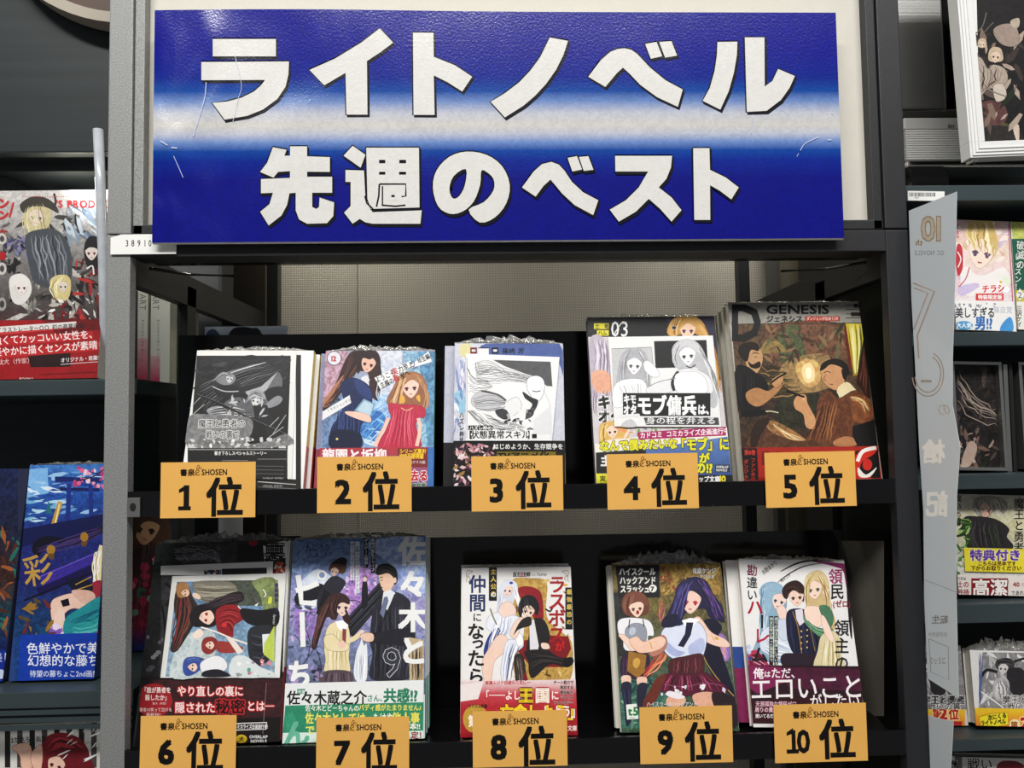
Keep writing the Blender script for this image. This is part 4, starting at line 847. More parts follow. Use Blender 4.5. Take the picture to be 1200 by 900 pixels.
o, A = b.sheet('colour_card', '190,226 588,216 566,582 148,582', '#e9e8e4'); A.poly('#ebeae6', '190,226 588,216 566,582 148,582')
A.tex = .35; A.poly(['#6f8fb0', '#9cb6c8'], '206,246 560,240 548,578 166,578'); A.blob('#c9d3d4', '230,440 330,420 340,500 290,575 180,575'); A.poly('#5d6358', '290,242 560,240 556,330 330,330'); A.blob('#8e9a6a', '470,245 558,243 552,420 520,410 500,300'); A.tex = 0
A.blob('#4a3a36', '208,262 240,250 262,300 282,340 262,400 240,440 205,490 182,480 205,400 195,330'); A.strands(['#2d2222', '#6d5048', '#83564a', '#94403a'], 5, '210,270 200,360 185,478', '255,300 270,380 210,488', 12, 3, 3)
A.blob('#8d897c', '260,250 330,244 400,250 420,300 350,320 290,310'); A.strands(['#b3ad9c', '#6c675a'], 4, '265,255 330,260 415,260', '280,305 340,315 410,300', 9, 2, 3); A.blob('#b58a5e', '203,262 222,246 246,256 250,285 232,300 210,298'); A.head(236, 285, 14, '#eccdb6', ang=90); A.ell('#ecd0ba', 275, 296, 16, 9, 30)
A.blob('#2a2228', '250,365 275,330 330,318 380,290 430,280 440,310 400,330 360,350 340,400 290,405 262,400'); A.head(310, 370, 27, '#f3d8c8', '#a03030', 96); A.blob('#2a2228', '252,372 270,338 310,328 340,340 300,350 285,370 280,400 262,398'); A.strands(['#3f343b', '#18141a', '#55444c'], 5, '300,325 370,295 438,290', '340,345 390,330 440,312', 10, 2, 4)
A.blob('#9c2c33', '345,345 385,326 430,335 442,372 405,400 400,440 360,432 345,400', out='#5d151b'); A.strands(['#c04a4e', '#751a20'], 4, '350,350 390,340 435,350', '360,420 385,400 400,430', 9, 2, 5); A.ell('#d8404a', 372, 397, 9); A.line('#f0e6e0', 6, '290,405 340,420 400,445 460,465'); A.line('#d6dde2', 5, '420,330 460,370 520,395')
A.blob('#232126', '430,340 500,345 560,340 556,400 480,400 440,380'); A.blob('#3a3c44', '455,420 500,398 545,410 540,500 500,540 462,520'); A.strands(['#5c606b', '#24262c'], 5, '465,420 500,430 540,420', '470,520 500,525 535,500', 7, 2, 6); A.poly('#e9eef0', '505,430 530,428 525,490 508,495')
A.blob('#9a3f3c', '292,470 300,445 330,438 350,455 345,480 320,500 298,492'); A.head(322, 468, 15, '#f3d8c8', ang=92); A.blob('#a84a44', '350,455 400,460 440,480 400,495 350,490'); A.poly('#efe4da', '378,440 402,445 440,490 420,500'); A.blob('#f3e3d8', '262,430 285,410 300,425 290,440 270,445')
A.blob('#4760a8', '228,530 240,512 270,508 300,515 320,528 300,545 265,570 240,575 228,560'); A.head(262, 545, 16, '#f3d8c8', ang=96); A.strands(['#6d86c8', '#2e447e'], 4, '235,515 270,508 310,525', '240,530 270,520 300,530', 5, 1, 5); A.blob('#eeeef0', '290,530 340,505 375,520 380,550 340,575 300,570', out='#8a8a96'); A.blob('#2c2e38', '300,560 350,552 390,570 380,579 300,579'); A.strands(['#d9d9dc', '#a9aab4', '#3a3d48'], 5, '395,520 430,510 470,520', '395,575 430,560 480,575', 9, 3, 6)
A.blob('#dfe4e4', '400,515 445,505 500,545 540,560 545,578 400,578'); A.scat(20, 420, 520, 545, 575, 7, ['#e8a0a8', '#6fb0a0', '#f6f6f2', '#a0a0a8'], 4); A.poly('#d7df5c', '528,300 540,298 538,322 524,324'); A.line('#f6f6f0', 3, '508,272 518,290 510,300'); A.poly('#f4f4ec', '478,328 494,318 486,332'); A.poly('#c9d66a', '512,462 548,400 548,530 510,500')
A.text('挿絵線画つき', 548, 250, 17, '#4d3a78', v=True, b=.03, sx=.8); A.text('Special', 545, 360, 12, '#ddd', ang=95)
b.sheet_print(o, A, 'card_print'); b.film(6, .009); b.behind([(.001, .0035, .010), (.003, .0065, .010)], 'dark grey-edged sixth place novel', cover='#2d2223')

# ================================================================ book 7
b = Book('pale blue novel with white vertical title and a couple in suits, seventh place', ((346, 633), (501, 627), (495, 870), (329, 874)), (330, 600, 3.0), cover='#e4e6ea', spine=('#dde0e2', '#3f9272', .28), d=.012)
A = b.art(); A.tex = .4; A.grad(0, 70, 540, 640, [(80, '#6f86ac'), (200, '#8fa4cc'), (330, '#a9a3cc'), (480, '#8e97bb'), (610, '#6f7892')]); A.blob('#bb95cf', '250,180 330,230 330,330 290,380 220,330 230,250'); A.blob('#a58cc6', '40,330 110,320 120,420 60,450'); A.blob('#dfe7f2', '60,260 130,200 190,260 130,330 60,340'); A.blob('#b2c3e6', '300,110 500,90 500,300 380,180'); A.tex = 0
A.scat(70, 215, 170, 340, 380, 9, ['#d9b4e4', '#9a7fc0', '#c99ad8', '#8f8ec8', '#e7d0f0'], 3, 1.4); A.scat(40, 30, 330, 140, 600, 9, ['#b8a0d4', '#7c86ac', '#59607c', '#d0c4e4'], 6, 1.5)
for q in ('45,430 80,470 120,480 140,540', '60,560 100,500 130,470', '200,330 260,310 300,350', '80,400 100,460 90,520'): A.line('#3a3a50', 3, q)
# dark steps and far figures
A.poly('#2c2c34', '205,400 350,240 372,300 250,440'); A.strands(['#15161b', '#484a55', '#5d5f6c'], 4, '210,400 280,320 352,244', '245,440 310,370 370,305', 8, 1, 3); A.blob('#2b2a33', '45,300 80,260 130,250 165,270 160,300 110,310 60,330'); A.blob('#3a3844', '130,290 165,235 195,225 225,245 215,270 180,320 175,360 150,370 125,340'); A.blob('#6c4a3a', '165,205 180,175 215,170 228,190 220,215 195,215'); A.head(186, 210, 15, '#e9cdbd', ang=10); A.blob('#23222b', '178,180 205,160 228,165 225,185 200,182')
A.poly('#23222b', '150,270 120,360 175,350 190,300'); A.line('#23222b', 6, '292,262 290,330'); A.blob('#2a2933', '284,250 300,245 304,300 298,335 282,335'); A.ell('#e7cfc0', 293, 236, 7, 9); A.line('#2a1f22', 3, '286,230 293,224 301,232')
# girl on the left
A.blob('#4a3233', '150,320 170,292 205,284 235,300 238,330 225,350 240,400 225,400 205,350 190,380 160,370 140,420 120,480 104,470 120,400 130,345'); A.head(214, 335, 30, '#f4dbcd', '#4a3a5a', 4); A.blob('#513738', '150,325 172,292 210,286 236,302 238,325 215,318 198,330 192,372 175,378 160,350')
A.strands(['#6f4c48', '#2e1f24', '#7f5a52'], 4, '155,320 125,390 108,470', '180,310 145,390 120,478', 9, 2, 4); A.strands(['#6f4c48', '#2e1f24'], 4, '170,300 165,340 180,375', '215,290 195,325 190,370', 6, 2, 5); A.line('#4a3233', 8, '225,345 238,380 236,402')
A.blob('#efe2bd', '160,410 185,388 225,392 238,420 240,470 236,510 240,565 200,575 152,565 155,520 150,470', out='#8d7c5c'); A.strands(['#f8efd0', '#c8b88e', '#dccda0'], 4, '165,420 160,490 160,565', '230,410 230,480 232,560', 12, 2, 5); A.poly('#ffffff', '188,385 215,380 235,398 222,425 200,410'); A.poly('#9c5250', '214,410 228,412 226,460 214,450'); A.blob('#efe2bd', '150,440 180,430 205,455 235,465 232,485 195,490 158,480', out='#8d7c5c'); A.blob('#f4cfc0', '196,460 215,455 226,470 210,480')
A.line('#efe2bd', 17, '230,455 255,445 275,430'); A.ell('#f4dbcd', 280, 422, 11, 7, -30); A.blob('#6a5a64', '150,560 240,560 242,604 140,604'); A.strands(['#453843', '#8a7a84'], 4, '155,565 150,580 146,604', '235,565 238,580 240,604', 9, 1, 6)
# man on the right
A.blob('#efcfb8', '340,215 352,190 385,188 398,225 392,262 368,285 350,262', out='#6b4535', w=1); A.blob('#1a191e', '330,215 340,188 372,182 402,200 408,240 396,256 392,230 372,215 345,222'); A.strands(['#3a3840', '#101014'], 4, '335,212 360,190 400,205', '345,222 372,210 398,240', 6, 1, 4); A.line('#20191a', 3, '345,232 356,228'); A.ell('#20191a', 352, 240, 3, 2); A.line('#20191a', 2.4, '346,264 356,266'); A.line('#7a5040', 1.6, '338,238 334,250 340,254'); A.ell('#efcfb8', 398, 240, 6, 10)
A.blob('#3a3a44', '322,340 350,300 395,280 440,300 462,340 470,430 462,510 448,585 315,588 320,500 310,450'); A.strands(['#24242c', '#4e4e5b', '#5d5e6d'], 5, '330,340 325,450 320,585', '450,330 460,450 440,580', 16, 3, 5, .6); A.poly('#eceef2', '358,282 382,272 400,285 372,345 352,330'); A.poly('#7f86a0', '360,300 372,296 376,312 358,372 346,356'); A.line('#23232b', 3, '398,288 375,345 352,400 345,440'); A.line('#191920', 2, '372,350 395,420')
A.blob('#32323c', '318,430 360,420 440,410 462,440 450,470 360,462 320,458', out='#1a1a20'); A.blob('#f0d2bd', '278,432 300,424 322,430 322,452 300,456 280,446', out='#6b4535'); A.blob('#eef0f4', '262,500 268,480 276,462 282,445 290,470 298,462 302,500 300,580 285,600 262,592 254,560', out='#8d95a8', w=1.4); A.strands(['#c8cfdd', '#fff', '#aeb8cc'], 3, '262,500 260,540 262,590', '298,500 298,540 292,590', 7, 1, 6)
A.poly('#d0c0a0', '448,440 500,450 500,602 450,602'); A.strands(['#6d5a48', '#a8917a', '#3f352f'], 5, '455,470 455,540 455,600', '498,460 498,540 498,600', 7, 2, 6); A.scat(16, 110, 540, 150, 600, 7, ['#5d5470', '#a896b8', '#3b3850'], 3)
# lettering
A.text('九ころり', 84, 136, 25, '#28303c', sx=.9, ang=-3); A.text('カントク', 116, 160, 20, '#28303c', sx=.8, ang=-4); A.text('イラスト', 92, 160, 8, '#28303c')
A.rect(242, 104, 256, 240, '#e9ebf2'); A.rect(260, 104, 274, 286, '#e9ebf2'); A.text('成り上がっていくようです', 243, 108, 12, '#2a2a36', v=True, b=.02); A.text('～お隣さんがヴァンパイアとして～', 261, 106, 12, '#2a2a36', v=True, b=.02)
A.rect(290, 92, 305, 196, '#22222c'); A.text('デスゲーム開幕！', 291, 94, 13, '#eee', v=True, b=.02); A.rect(314, 90, 329, 214, '#22222c'); A.text('新時代動乱ドライブ', 315, 92, 13, '#eee', v=True, b=.02)
A.text('佐々木と', 410, 84, 106, '#f5f5f3', v=True, b=.05, adv=1.1, sx=.98)
A.ell('#f5f5f3', 142, 222, 18, 18); A.ell('#93a5cb', 142, 222, 10, 10)
A.line('#f5f5f3', 19, '58,222 66,272 70,318 122,322', sm=False); A.line('#f5f5f3', 18, '50,276 90,266 130,250', sm=False); A.line('#f5f5f3', 18, '72,352 76,474', sm=False)
A.text('ち', 18, 612, 108, '#f5f5f3', b=.05, sx=.85)
A.text('9', 352, 580, 150, '#e9ebee', sx=.95, b=.012); A.text('9', 352, 580, 150, '#4a4a55', sx=.95, b=-1)
b.cover_print(A)
o, A = b.sheet('paper_band', '18,602 500,596 496,808 2,816', '#eceeee'); A.rect(0, 590, 510, 830, '#edefef'); A.poly('#3f9a7a', '14,680 500,668 498,770 4,776'); A.poly('#e4f2ec', '0,776 498,768 498,812 0,818'); A.text('佐々木蔵之介', 20, 672, 52, '#26262c', b=.03, sx=.9); A.text('さん、', 300, 664, 27, '#3f9a7a', b=.03, sx=.85); A.text('共感!?', 358, 664, 52, '#2f8f6c', b=.05, sx=.9); A.poly('#3f9a7a', '56,622 84,621 84,638 56,639'); A.text('俳優', 58, 636, 13, '#fff')
A.text('佐々木とピーちゃんの', 84, 698, 24, '#f5f5ea', b=.02, sx=.79); A.text('バディ感がたまりません♪', 272, 696, 24, '#f0e878', b=.03, sx=.8); A.text('佐々木としては、', 84, 740, 42, '#f0e878', b=.04, sx=.72); A.text('もはや', 322, 736, 36, '#f5f5ea', b=.03, sx=.65); A.text('他人事', 388, 738, 40, '#f0e878', b=.05, sx=.82); A.text('で', 84, 778, 34, '#f0e878', b=.04); A.text('本!!', 450, 762, 25, '#f5f5ea', b=.04)
A.poly('#4aa888', '14,720 40,700 56,740 20,770'); A.text('ん', 6, 816, 100, '#7cc2a8', b=.05, sx=.95); A.text('定！', 455, 794, 27, '#a8303c', b=.04)
b.sheet_print(o, A, 'band_print'); b.film(7, .005); b.behind([(.001, -.001, .011), (.002, .0005, .011)], 'pale green-spined seventh place novel', cover='#dfe3e6')

# ================================================================ book 8
b = Book('white novel with red lettering and two figures on a red throne, eighth place', ((542, 666), (669, 663.5), (676, 860), (539, 862)), (520, 620, 3.215), cover='#efedeb', spine=('#e2dfda', '#b8424a', .3), d=.010)
A = b.art(); A.rect(50, 130, 510, 790, '#f0eeec'); A.grad(50, 540, 510, 790, [(560, '#f0eeec'), (660, '#d4707a'), (760, '#b52a38')])
A.tex = .3; A.blob('#c9a860', '255,195 330,185 388,200 385,300 400,350 460,400 485,440 480,560 410,600 300,590 260,520 250,400 262,300'); A.tex = 0; A.scat(70, 262, 190, 480, 570, 9, ['#e6cd8a', '#9b7c3a', '#d9b969', '#7b5d2c'], 3, 1.6)
A.blob('#9c2530', '275,230 300,215 345,222 370,250 375,340 350,350 330,320 290,260'); A.strands(['#c4444c', '#6a131d'], 3, '285,235 320,260 372,280', '300,265 330,300 370,330', 5, 1, 3); A.poly('#8f1f2b', '400,400 470,405 480,450 445,520 330,520 270,450 250,418 300,420')
for q in ('85,200 92,170 110,160 88,158 86,180', '470,200 462,170 445,160 468,158 468,180', '92,200 100,190 92,176', '462,196 455,186 462,174'): A.line('#8a7a4c', 2, q)
# woman in white
A.blob('#dfe2ec', '205,240 222,200 248,190 275,205 278,245 262,280 275,330 250,300 225,260 215,320 190,345 200,290'); A.head(240, 232, 22, '#f6ddd0', '#3c4a88', 6); A.blob('#e6e8f1', '212,240 224,203 250,194 272,208 270,228 250,214 232,222 224,250'); A.strands(['#ffffff', '#b5bad0', '#cdd2e2'], 4, '215,225 205,280 195,340', '228,215 222,260 210,330', 6, 2, 3); A.strands(['#ffffff', '#b5bad0'], 4, '262,215 275,270 290,340', '270,212 290,280 310,350', 6, 2, 4); A.ell('#3a4a9c', 254, 203, 7, 5)
A.blob('#f4dccf', '206,310 225,278 255,278 272,305 262,330 225,340', out='#b08a7c'); A.blob('#eef0f6', '170,330 205,315 225,335 262,325 300,350 296,420 272,440 250,420 215,410 190,390 162,372', out='#9299b4'); A.blob('#3a4c92', '196,372 215,385 200,440 180,500 150,470 165,410'); A.strands(['#fafbff', '#b9bfd6', '#d9dcec'], 5, '200,330 185,370 160,470', '260,330 250,390 210,410', 10, 3, 5)
A.blob('#f3d8c8', '205,400 235,405 245,440 220,470 190,500 180,560 165,600 150,560 145,500 170,450', out='#b08a7c'); A.blob('#e9ecf5', '240,420 285,420 300,440 260,480 240,560 230,600 215,540 225,470', out='#8890ac'); A.strands(['#c3c9dd', '#ffffff', '#767fa0'], 5, '240,430 225,500 222,580', '290,430 270,490 250,570', 8, 2, 6); A.blob('#fafafa', '270,400 292,396 300,432 280,440', out='#889')
# man in black
A.blob('#26242b', '280,305 290,265 315,248 345,258 360,290 352,325 330,305 300,310 290,335'); A.head(318, 312, 25, '#f5dccd', '#3a2a30', 14); A.blob('#26242b', '280,310 288,268 318,250 350,265 356,300 335,288 315,285 298,300 294,325'); A.strands(['#45424e', '#121116'], 4, '290,270 285,300 292,325', '320,255 330,275 345,300', 7, 2, 4)
A.blob('#2d2a2c', '325,360 345,335 380,345 400,400 392,450 420,480 340,490 312,460 320,400'); A.poly('#e9e7ea', '322,348 340,340 358,440 352,470 325,460'); A.blob('#f5dccd', '250,400 262,360 285,335 300,335 290,370 272,410', out='#a07868'); A.blob('#34302f', '290,345 325,330 330,360 305,370 280,380 262,400'); A.blob('#f5dccd', '368,430 392,432 398,450 372,450', out='#a07868')
A.blob('#2a2628', '305,460 380,455 430,480 475,490 485,510 455,520 400,510 340,560 322,545 318,500'); A.strands(['#46403f', '#191618'], 5, '320,470 390,475 470,495', '325,540 370,510 450,512', 8, 2, 3); A.blob('#17151a', '452,490 480,482 490,500 470,520 450,515'); A.blob('#3a3330', '265,480 290,470 305,500 310,600 275,600 268,540'); A.strands(['#a99', '#221d1c', '#6b5a50'], 3, '270,485 275,540 280,598', '295,480 300,540 305,598', 6, 2, 3); A.blob('#8f1f2b', '300,560 310,540 320,600 300,605')
A.line('#1c1a22', 6, '382,300 400,310 410,296'); A.line('#8e8a70', 5, '175,300 190,340 200,360')
A.text('ラスボス', 392, 172, 72, '#b0202c', v=True, b=.028, adv=.88, sx=.95); A.text('が', 418, 424, 38, '#e03030', b=.02, v=True)
A.rect(170, 145, 200, 270, '#1b191d'); A.text('主人公の', 176, 150, 22, '#e0c86c', v=True, b=.03, adv=1.25); A.text('の', 176, 236, 22, '#eee', v=True, b=.03); A.rect(458, 220, 486, 378, '#1b191d'); A.text('最強最恐の', 462, 226, 21, '#e0c86c', v=True, b=.03, adv=1.35)
A.text('仲間', 94, 172, 70, '#24386e', v=True, b=.028, adv=1.0, sx=.95); A.text('に', 108, 314, 36, '#23232a', v=True, b=.02); A.text('な', 88, 352, 66, '#1e1d22', v=True, b=.03); A.text('っ', 100, 398, 56, '#1e1d22', v=True, b=.03); A.text('たら？', 88, 452, 68, '#1e1d22', v=True, b=.03, adv=1.0)
A.text('反面教師', 260, 178, 19, '#1f1f26', b=.04, sx=.88); A.rect(285, 163, 302, 178, '#f0eeec'); A.text('面', 286, 178, 18, '#b0202c', b=.04, sx=.88); A.text('fame', 352, 176, 17, '#444', sx=1); A.text('illust', 332, 175, 7, '#555')
b.cover_print(A)
o, A = b.sheet('paper_band', '50,592 500,566 505,776 50,780', '#c04450'); A.grad(40, 560, 520, 790, [(575, '#e9d8d8'), (620, '#cc5560'), (680, '#b82a38'), (780, '#ab1e2e')]); A.poly('#efe7e6', '50,585 150,575 130,640 50,650')
A.text('破滅エンド回避のために―', 156, 584, 21, '#c01f30', b=.03, sx=.68); A.text('「──よし。', 142, 640, 38, '#f8f0ef', b=.03, sx=.78); A.text('王', 282, 648, 58, '#f2d93c', b=.08, out='#5d2015', sx=.96); A.text('国', 344, 648, 58, '#f6f2e6', b=.07, out='#b82a38', sx=.96); A.text('に', 404, 640, 38, '#f8f0ef', b=.03, sx=.8)
A.text('亡命しよう」', 212, 712, 60, '#f2d93c', b=.06, sx=.85, out='#8a1f20'); A.text('しよう」', 372, 706, 50, '#f8f0ef', b=.04, sx=.72); A.ell('#c9a54a', 120, 715, 48, 54); A.text('カクヨム新書', 92, 672, 15, '#3a1c14', b=.04, sx=.8); A.text('第1', 92, 740, 46, '#fbf4e4', b=.05, sx=.8)
for i, t in enumerate(['チート能力で', '無双する', '悪役転生', 'ラブコメ', 'ファンタジー']): A.text(t, 488-len(t)*12.5, 583+i*19, 15, '#2a1618', b=.04, sx=.84, out='#e8c9c8', ow=.05)
A.text('文庫', 466, 758, 22, '#f6e9e6', b=.03, sx=.8)
b.sheet_print(o, A, 'band_print'); b.film(8, .003); b.behind([(-.001, .004, .010)], 'white novel of the eighth place stack, peeking out above')

# ================================================================ book 9
b = Book('novel cover with purple-haired figure in a plaid skirt, ninth place', ((717, 661.5), (842, 660), (868, 853), (728, 854)), (700, 620, 3.217), cover='#d9d6cc', spine=('#cfccc2', None), d=.010)
A = b.art(); A.tex = .45; A.grad(30, 120, 560, 770, [(135, '#8a7448'), (300, '#7c7146'), (450, '#5f6a58'), (750, '#4c6a55')]); A.poly('#a98c4c', '238,130 460,130 470,250 300,230 240,260'); A.poly('#3a3b38', '55,240 120,235 130,480 80,480'); A.poly('#4a7a6c', '85,560 260,560 280,750 92,750'); A.tex = 0
A.scat(50, 240, 135, 460, 260, 11, ['#c2a45c', '#8f6d34', '#6e5a30', '#d7bf7c', '#a0533a'], 3, 2); A.scat(50, 90, 560, 260, 740, 10, ['#3f6b6a', '#6d9a84', '#274a4c', '#8fb6a0'], 7, 2)
A.poly('#222123', '68,138 232,134 236,258 80,262')
for i, t in enumerate(['ハイスクール', 'ハックアンド', 'スラッシュ']): A.text(t, 82+i*2, 172+i*33, 31, '#f1efe8', b=.05, sx=.74 if i < 2 else .72)
A.ell('#f1efe8', 209, 224, 15); A.text('7', 201, 234, 24, '#222', b=.06); A.text('竜庭ケンジ', 358, 166, 23, '#f3f0ea', b=.05, sx=.78, out='#3a2c20'); A.text('アジシオ', 384, 186, 17, '#f3f0ea', b=.03, sx=.85, out='#3a2c20'); A.text('イラスト', 352, 183, 8, '#eee')
# small girl on the left
A.blob('#7a4b3c', '92,290 98,255 125,235 165,238 190,262 196,300 180,325 110,325'); A.head(148, 300, 31, '#f6dccb', '#7a4430', -6); A.blob('#8a5948', '94,300 100,258 128,238 165,240 188,262 190,290 165,275 140,278 112,292'); A.strands(['#a8745c', '#5b352c'], 4, '105,260 98,290 108,320', '140,242 135,265 120,290', 6, 2, 3); A.ell('#a8403c', 152, 314, 6, 8)
A.blob('#f1f0f2', '78,350 110,335 180,340 205,360 212,400 190,405 190,460 105,455 100,400 82,398', out='#8a8a96'); A.blob('#a3a8b4', '108,375 140,355 178,365 186,400 175,430 130,430 108,410', out='#4b4e5a'); A.ell('#c9cfd8', 132, 385, 12, 16, 20); A.line('#3b2a28', 4, '122,340 118,372'); A.line('#3b2a28', 4, '172,340 176,368'); A.blob('#f6dccb', '80,400 100,398 120,415 140,425 152,455 130,460 105,430', out='#a87a66')
A.blob('#3e2c48', '88,490 130,460 190,470 200,520 192,560 95,560'); A.strands(['#5e3c66', '#281c30', '#7a3a54'], 4, '100,480 95,520 92,558', '180,480 190,520 195,558', 8, 2, 4); A.poly('#a87e3c', '118,460 185,475 178,540 150,560 112,535', out='#4e3618'); A.blob('#d8b25c', '135,495 150,485 162,500 150,525 136,515'); A.blob('#f3d3c0', '92,555 125,555 122,590 96,590'); A.blob('#f3d3c0', '150,560 185,560 182,590 155,592'); A.blob('#2c2f48', '90,585 126,580 128,640 135,700 110,745 100,660'); A.blob('#2c2f48', '152,588 188,584 180,640 165,700 150,660'); A.strands(['#454a70', '#181a2c'], 4, '98,600 105,650 115,720', '120,600 124,650 128,710', 4, 1, 4)
# big figure
A.blob('#2f2c52', '290,260 300,215 335,188 375,180 415,200 440,250 470,290 480,350 450,345 420,330 400,300 330,320 315,380 270,370 240,360 262,320'); A.head(352, 275, 42, '#f4d8ca', '#c03a4a', 4); A.blob('#37335f', '295,275 300,222 335,192 380,184 415,206 432,250 415,300 405,250 375,225 345,235 335,285 320,320 300,350 285,340')
A.strands(['#56508c', '#201d3c', '#6f68a8', '#3f3a6c'], 6, '310,215 290,290 260,360', '360,190 335,250 310,350', 12, 3, 4); A.strands(['#56508c', '#201d3c', '#8a5fa8', '#3f3a6c'], 7, '390,190 440,260 475,330', '370,190 410,260 440,345', 12, 3, 5); A.strands(['#c97a5c', '#e0a07c', '#b0607c'], 4, '240,250 228,320 262,370', '262,300 248,350 270,380', 6, 3, 6); A.blob('#a480c4', '430,400 470,395 492,430 500,480 480,500 455,470'); A.strands(['#c9a8e0', '#7a5aa0', '#e0b090'], 5, '440,400 480,430 490,490', '420,420 450,470 470,498', 7, 3, 7)
A.strands(['#e0805c', '#c84c3c', '#f0a880'], 5, '250,440 205,500 170,555', '270,470 230,520 180,560', 8, 4, 8)
A.blob('#20223c', '400,345 440,340 470,370 455,410 470,470 500,560 520,640 440,560 400,480 385,400'); A.line('#c9a45c', 3, '400,350 385,400 400,480 450,560 515,630'); A.blob('#f2d6c6', '355,345 380,330 400,350 430,390 480,415 500,440 470,445 420,430 385,405 360,375', out='#a87a66'); A.line('#d8b25c', 3, '430,400 440,420'); A.ell('#d9b35a', 450, 412, 9, 5, 30)
A.blob('#e2e6f4', '240,400 262,368 310,365 345,350 385,355 410,400 405,455 385,490 330,480 290,490 250,455', out='#6d75a0', w=1.6); A.blob('#b8c0e0', '255,420 300,455 330,465 300,482 262,460'); A.blob('#c3cae6', '345,440 395,410 404,450 380,480 350,478'); A.poly('#ffffff', '318,345 350,335 385,340 352,372 330,365'); A.poly('#26284a', '335,352 362,352 352,400 325,446 303,440 330,395'); A.poly('#2d2f55', '300,345 318,335 312,362'); A.blob('#252746', '255,330 300,320 300,362 262,372 240,362')
A.blob('#e9ecf6', '305,488 330,478 345,495 325,505'); A.blob('#5d2a32', '275,495 330,480 390,470 402,500 395,545 330,560 275,545', out='#2c1218'); A.strands(['#7c3c44', '#3f1a22', '#98545a'], 5, '290,500 285,525 282,545', '390,480 392,510 388,545', 8, 2, 4); A.blob('#c08a78', '190,440 240,400 262,420 250,460 205,480', out='#8a5c4a'); A.blob('#f2d0bc', '120,420 150,405 175,425 232,405 258,420 240,450 190,465 150,462', out='#a87a66'); A.line('#d8b25c', 4, '198,425 206,452')
A.blob('#6a1f3e', '262,545 330,550 400,540 440,560 490,600 470,620 400,612 330,630 250,615 232,590', out='#2c0f1c'); A.strands(['#9c3a60', '#3a1022', '#b85c80', '#4c1832'], 5, '275,550 255,580 245,612', '420,550 455,580 480,610', 18, 2, 5); A.line('#a85a7c', 2.5, '250,585 330,595 400,580 470,590')
A.scat(16, 220, 590, 480, 625, 9, ['#f4f2f6', '#e2dcea'], 4, 1.3); A.blob('#7b3a2a', '170,660 205,590 225,560 260,545 240,600 225,640 200,670'); A.blob('#e6b9a2', '270,630 330,635 320,665 262,665'); A.blob('#e6b9a2', '360,625 430,615 460,660 380,668'); A.blob('#f0ecf2', '258,625 275,610 330,632 300,640'); A.blob('#33232c', '430,620 520,640 530,740 470,730')
A.poly('#eef0ec', '108,662 148,658 155,715 112,718'); A.text('t5', 116, 702, 44, '#2f8a4c', b=.05); A.text('titles', 120, 714, 10, '#2f8a4c'); A.text('ハイスクールハックアンド', 185, 668, 20, '#ddd', b=.02, sx=.8)
b.cover_print(A); b.film(9, .012); b.behind([(-.0035, .0006, .010)], 'cream edged novel of the ninth place stack')

# ================================================================ book 10
b = Book('white novel with three elegant figures and a magenta corner, tenth place', ((868, 653), (991.5, 659), (1012, 846), (880, 850)), (840, 620, 3.214), cover='#efedea', spine=('#e4e1dc', None), d=.011)
A = b.art(); A.rect(80, 90, 560, 760, '#f0eeed'); A.poly(['#a03a78', '#7b1f58'], '330,110 487,130 497,230 490,180 470,150 420,135'); A.blob('#7b1f58', '478,150 492,160 508,300 495,260'); A.line('#2a2228', 7, '240,160 300,130 360,118 440,122', taper=.6); A.line('#2a2228', 5, '225,205 270,170 330,140 400,128', taper=.8); A.blob('#262428', '488,210 500,230 506,300 510,410 500,380')
# left blue haired
A.blob('#9cb8cc', '160,240 175,208 210,198 245,212 262,250 262,300 240,320 262,430 300,440 280,500 180,500 130,490 150,420 180,380 180,300'); A.strands(['#c9dde8', '#6f93ae', '#e4eef4', '#86a8c0'], 6, '170,220 165,290 160,420', '200,205 190,300 180,480', 12, 3, 3); A.head(233, 272, 30, '#f7ded2', '#456', 16); A.blob('#a8c4d6', '175,250 185,215 215,203 245,215 258,245 235,240 215,250 205,290 190,330 180,300')
A.blob('#e2e8f2', '165,400 190,370 230,370 260,410 300,440 290,480 230,490 190,470 165,450', out='#8a96ac'); A.strands(['#ffffff', '#b0bccf', '#cfd8e6'], 5, '180,400 220,420 280,450', '180,460 220,480 270,480', 9, 2, 4); A.blob('#f7ded2', '225,300 250,290 262,312 265,350 245,370 238,340', out='#b08878'); A.blob('#d8dfec', '222,350 262,340 280,400 250,420 228,390', out='#8a96ac')
# man
A.blob('#3a2624', '245,235 262,205 300,193 328,215 330,250 325,275 300,240 275,245 262,265'); A.head(300, 258, 31, '#f5dacb', '#432', -6); A.blob('#402a27', '246,240 262,207 300,195 326,215 325,245 300,228 280,232 265,255 256,262'); A.strands(['#5d4038', '#241614'], 4, '255,225 290,215 320,235', '262,250 290,232 318,250', 5, 1, 3); A.blob('#2b2d4a', '262,320 285,300 335,305 370,350 395,410 390,470 300,475 270,430 262,380')
A.strands(['#3f4468', '#1a1b30'], 5, '275,320 280,400 290,470', '360,350 380,420 385,470', 10, 2, 4); A.poly('#e6e2ea', '295,305 322,300 330,350 312,365 300,340'); A.line('#b08c50', 3, '285,310 305,370 320,470'); A.line('#b08c50', 2, '330,310 350,370 370,460')
for k in range(4): A.ell('#d8b868', 340, 380+k*22, 3.5); A.ell('#d8b868', 318, 385+k*22, 3.5)
A.blob('#3a2a3a', '250,470 300,468 395,475 380,520 270,525 240,500')
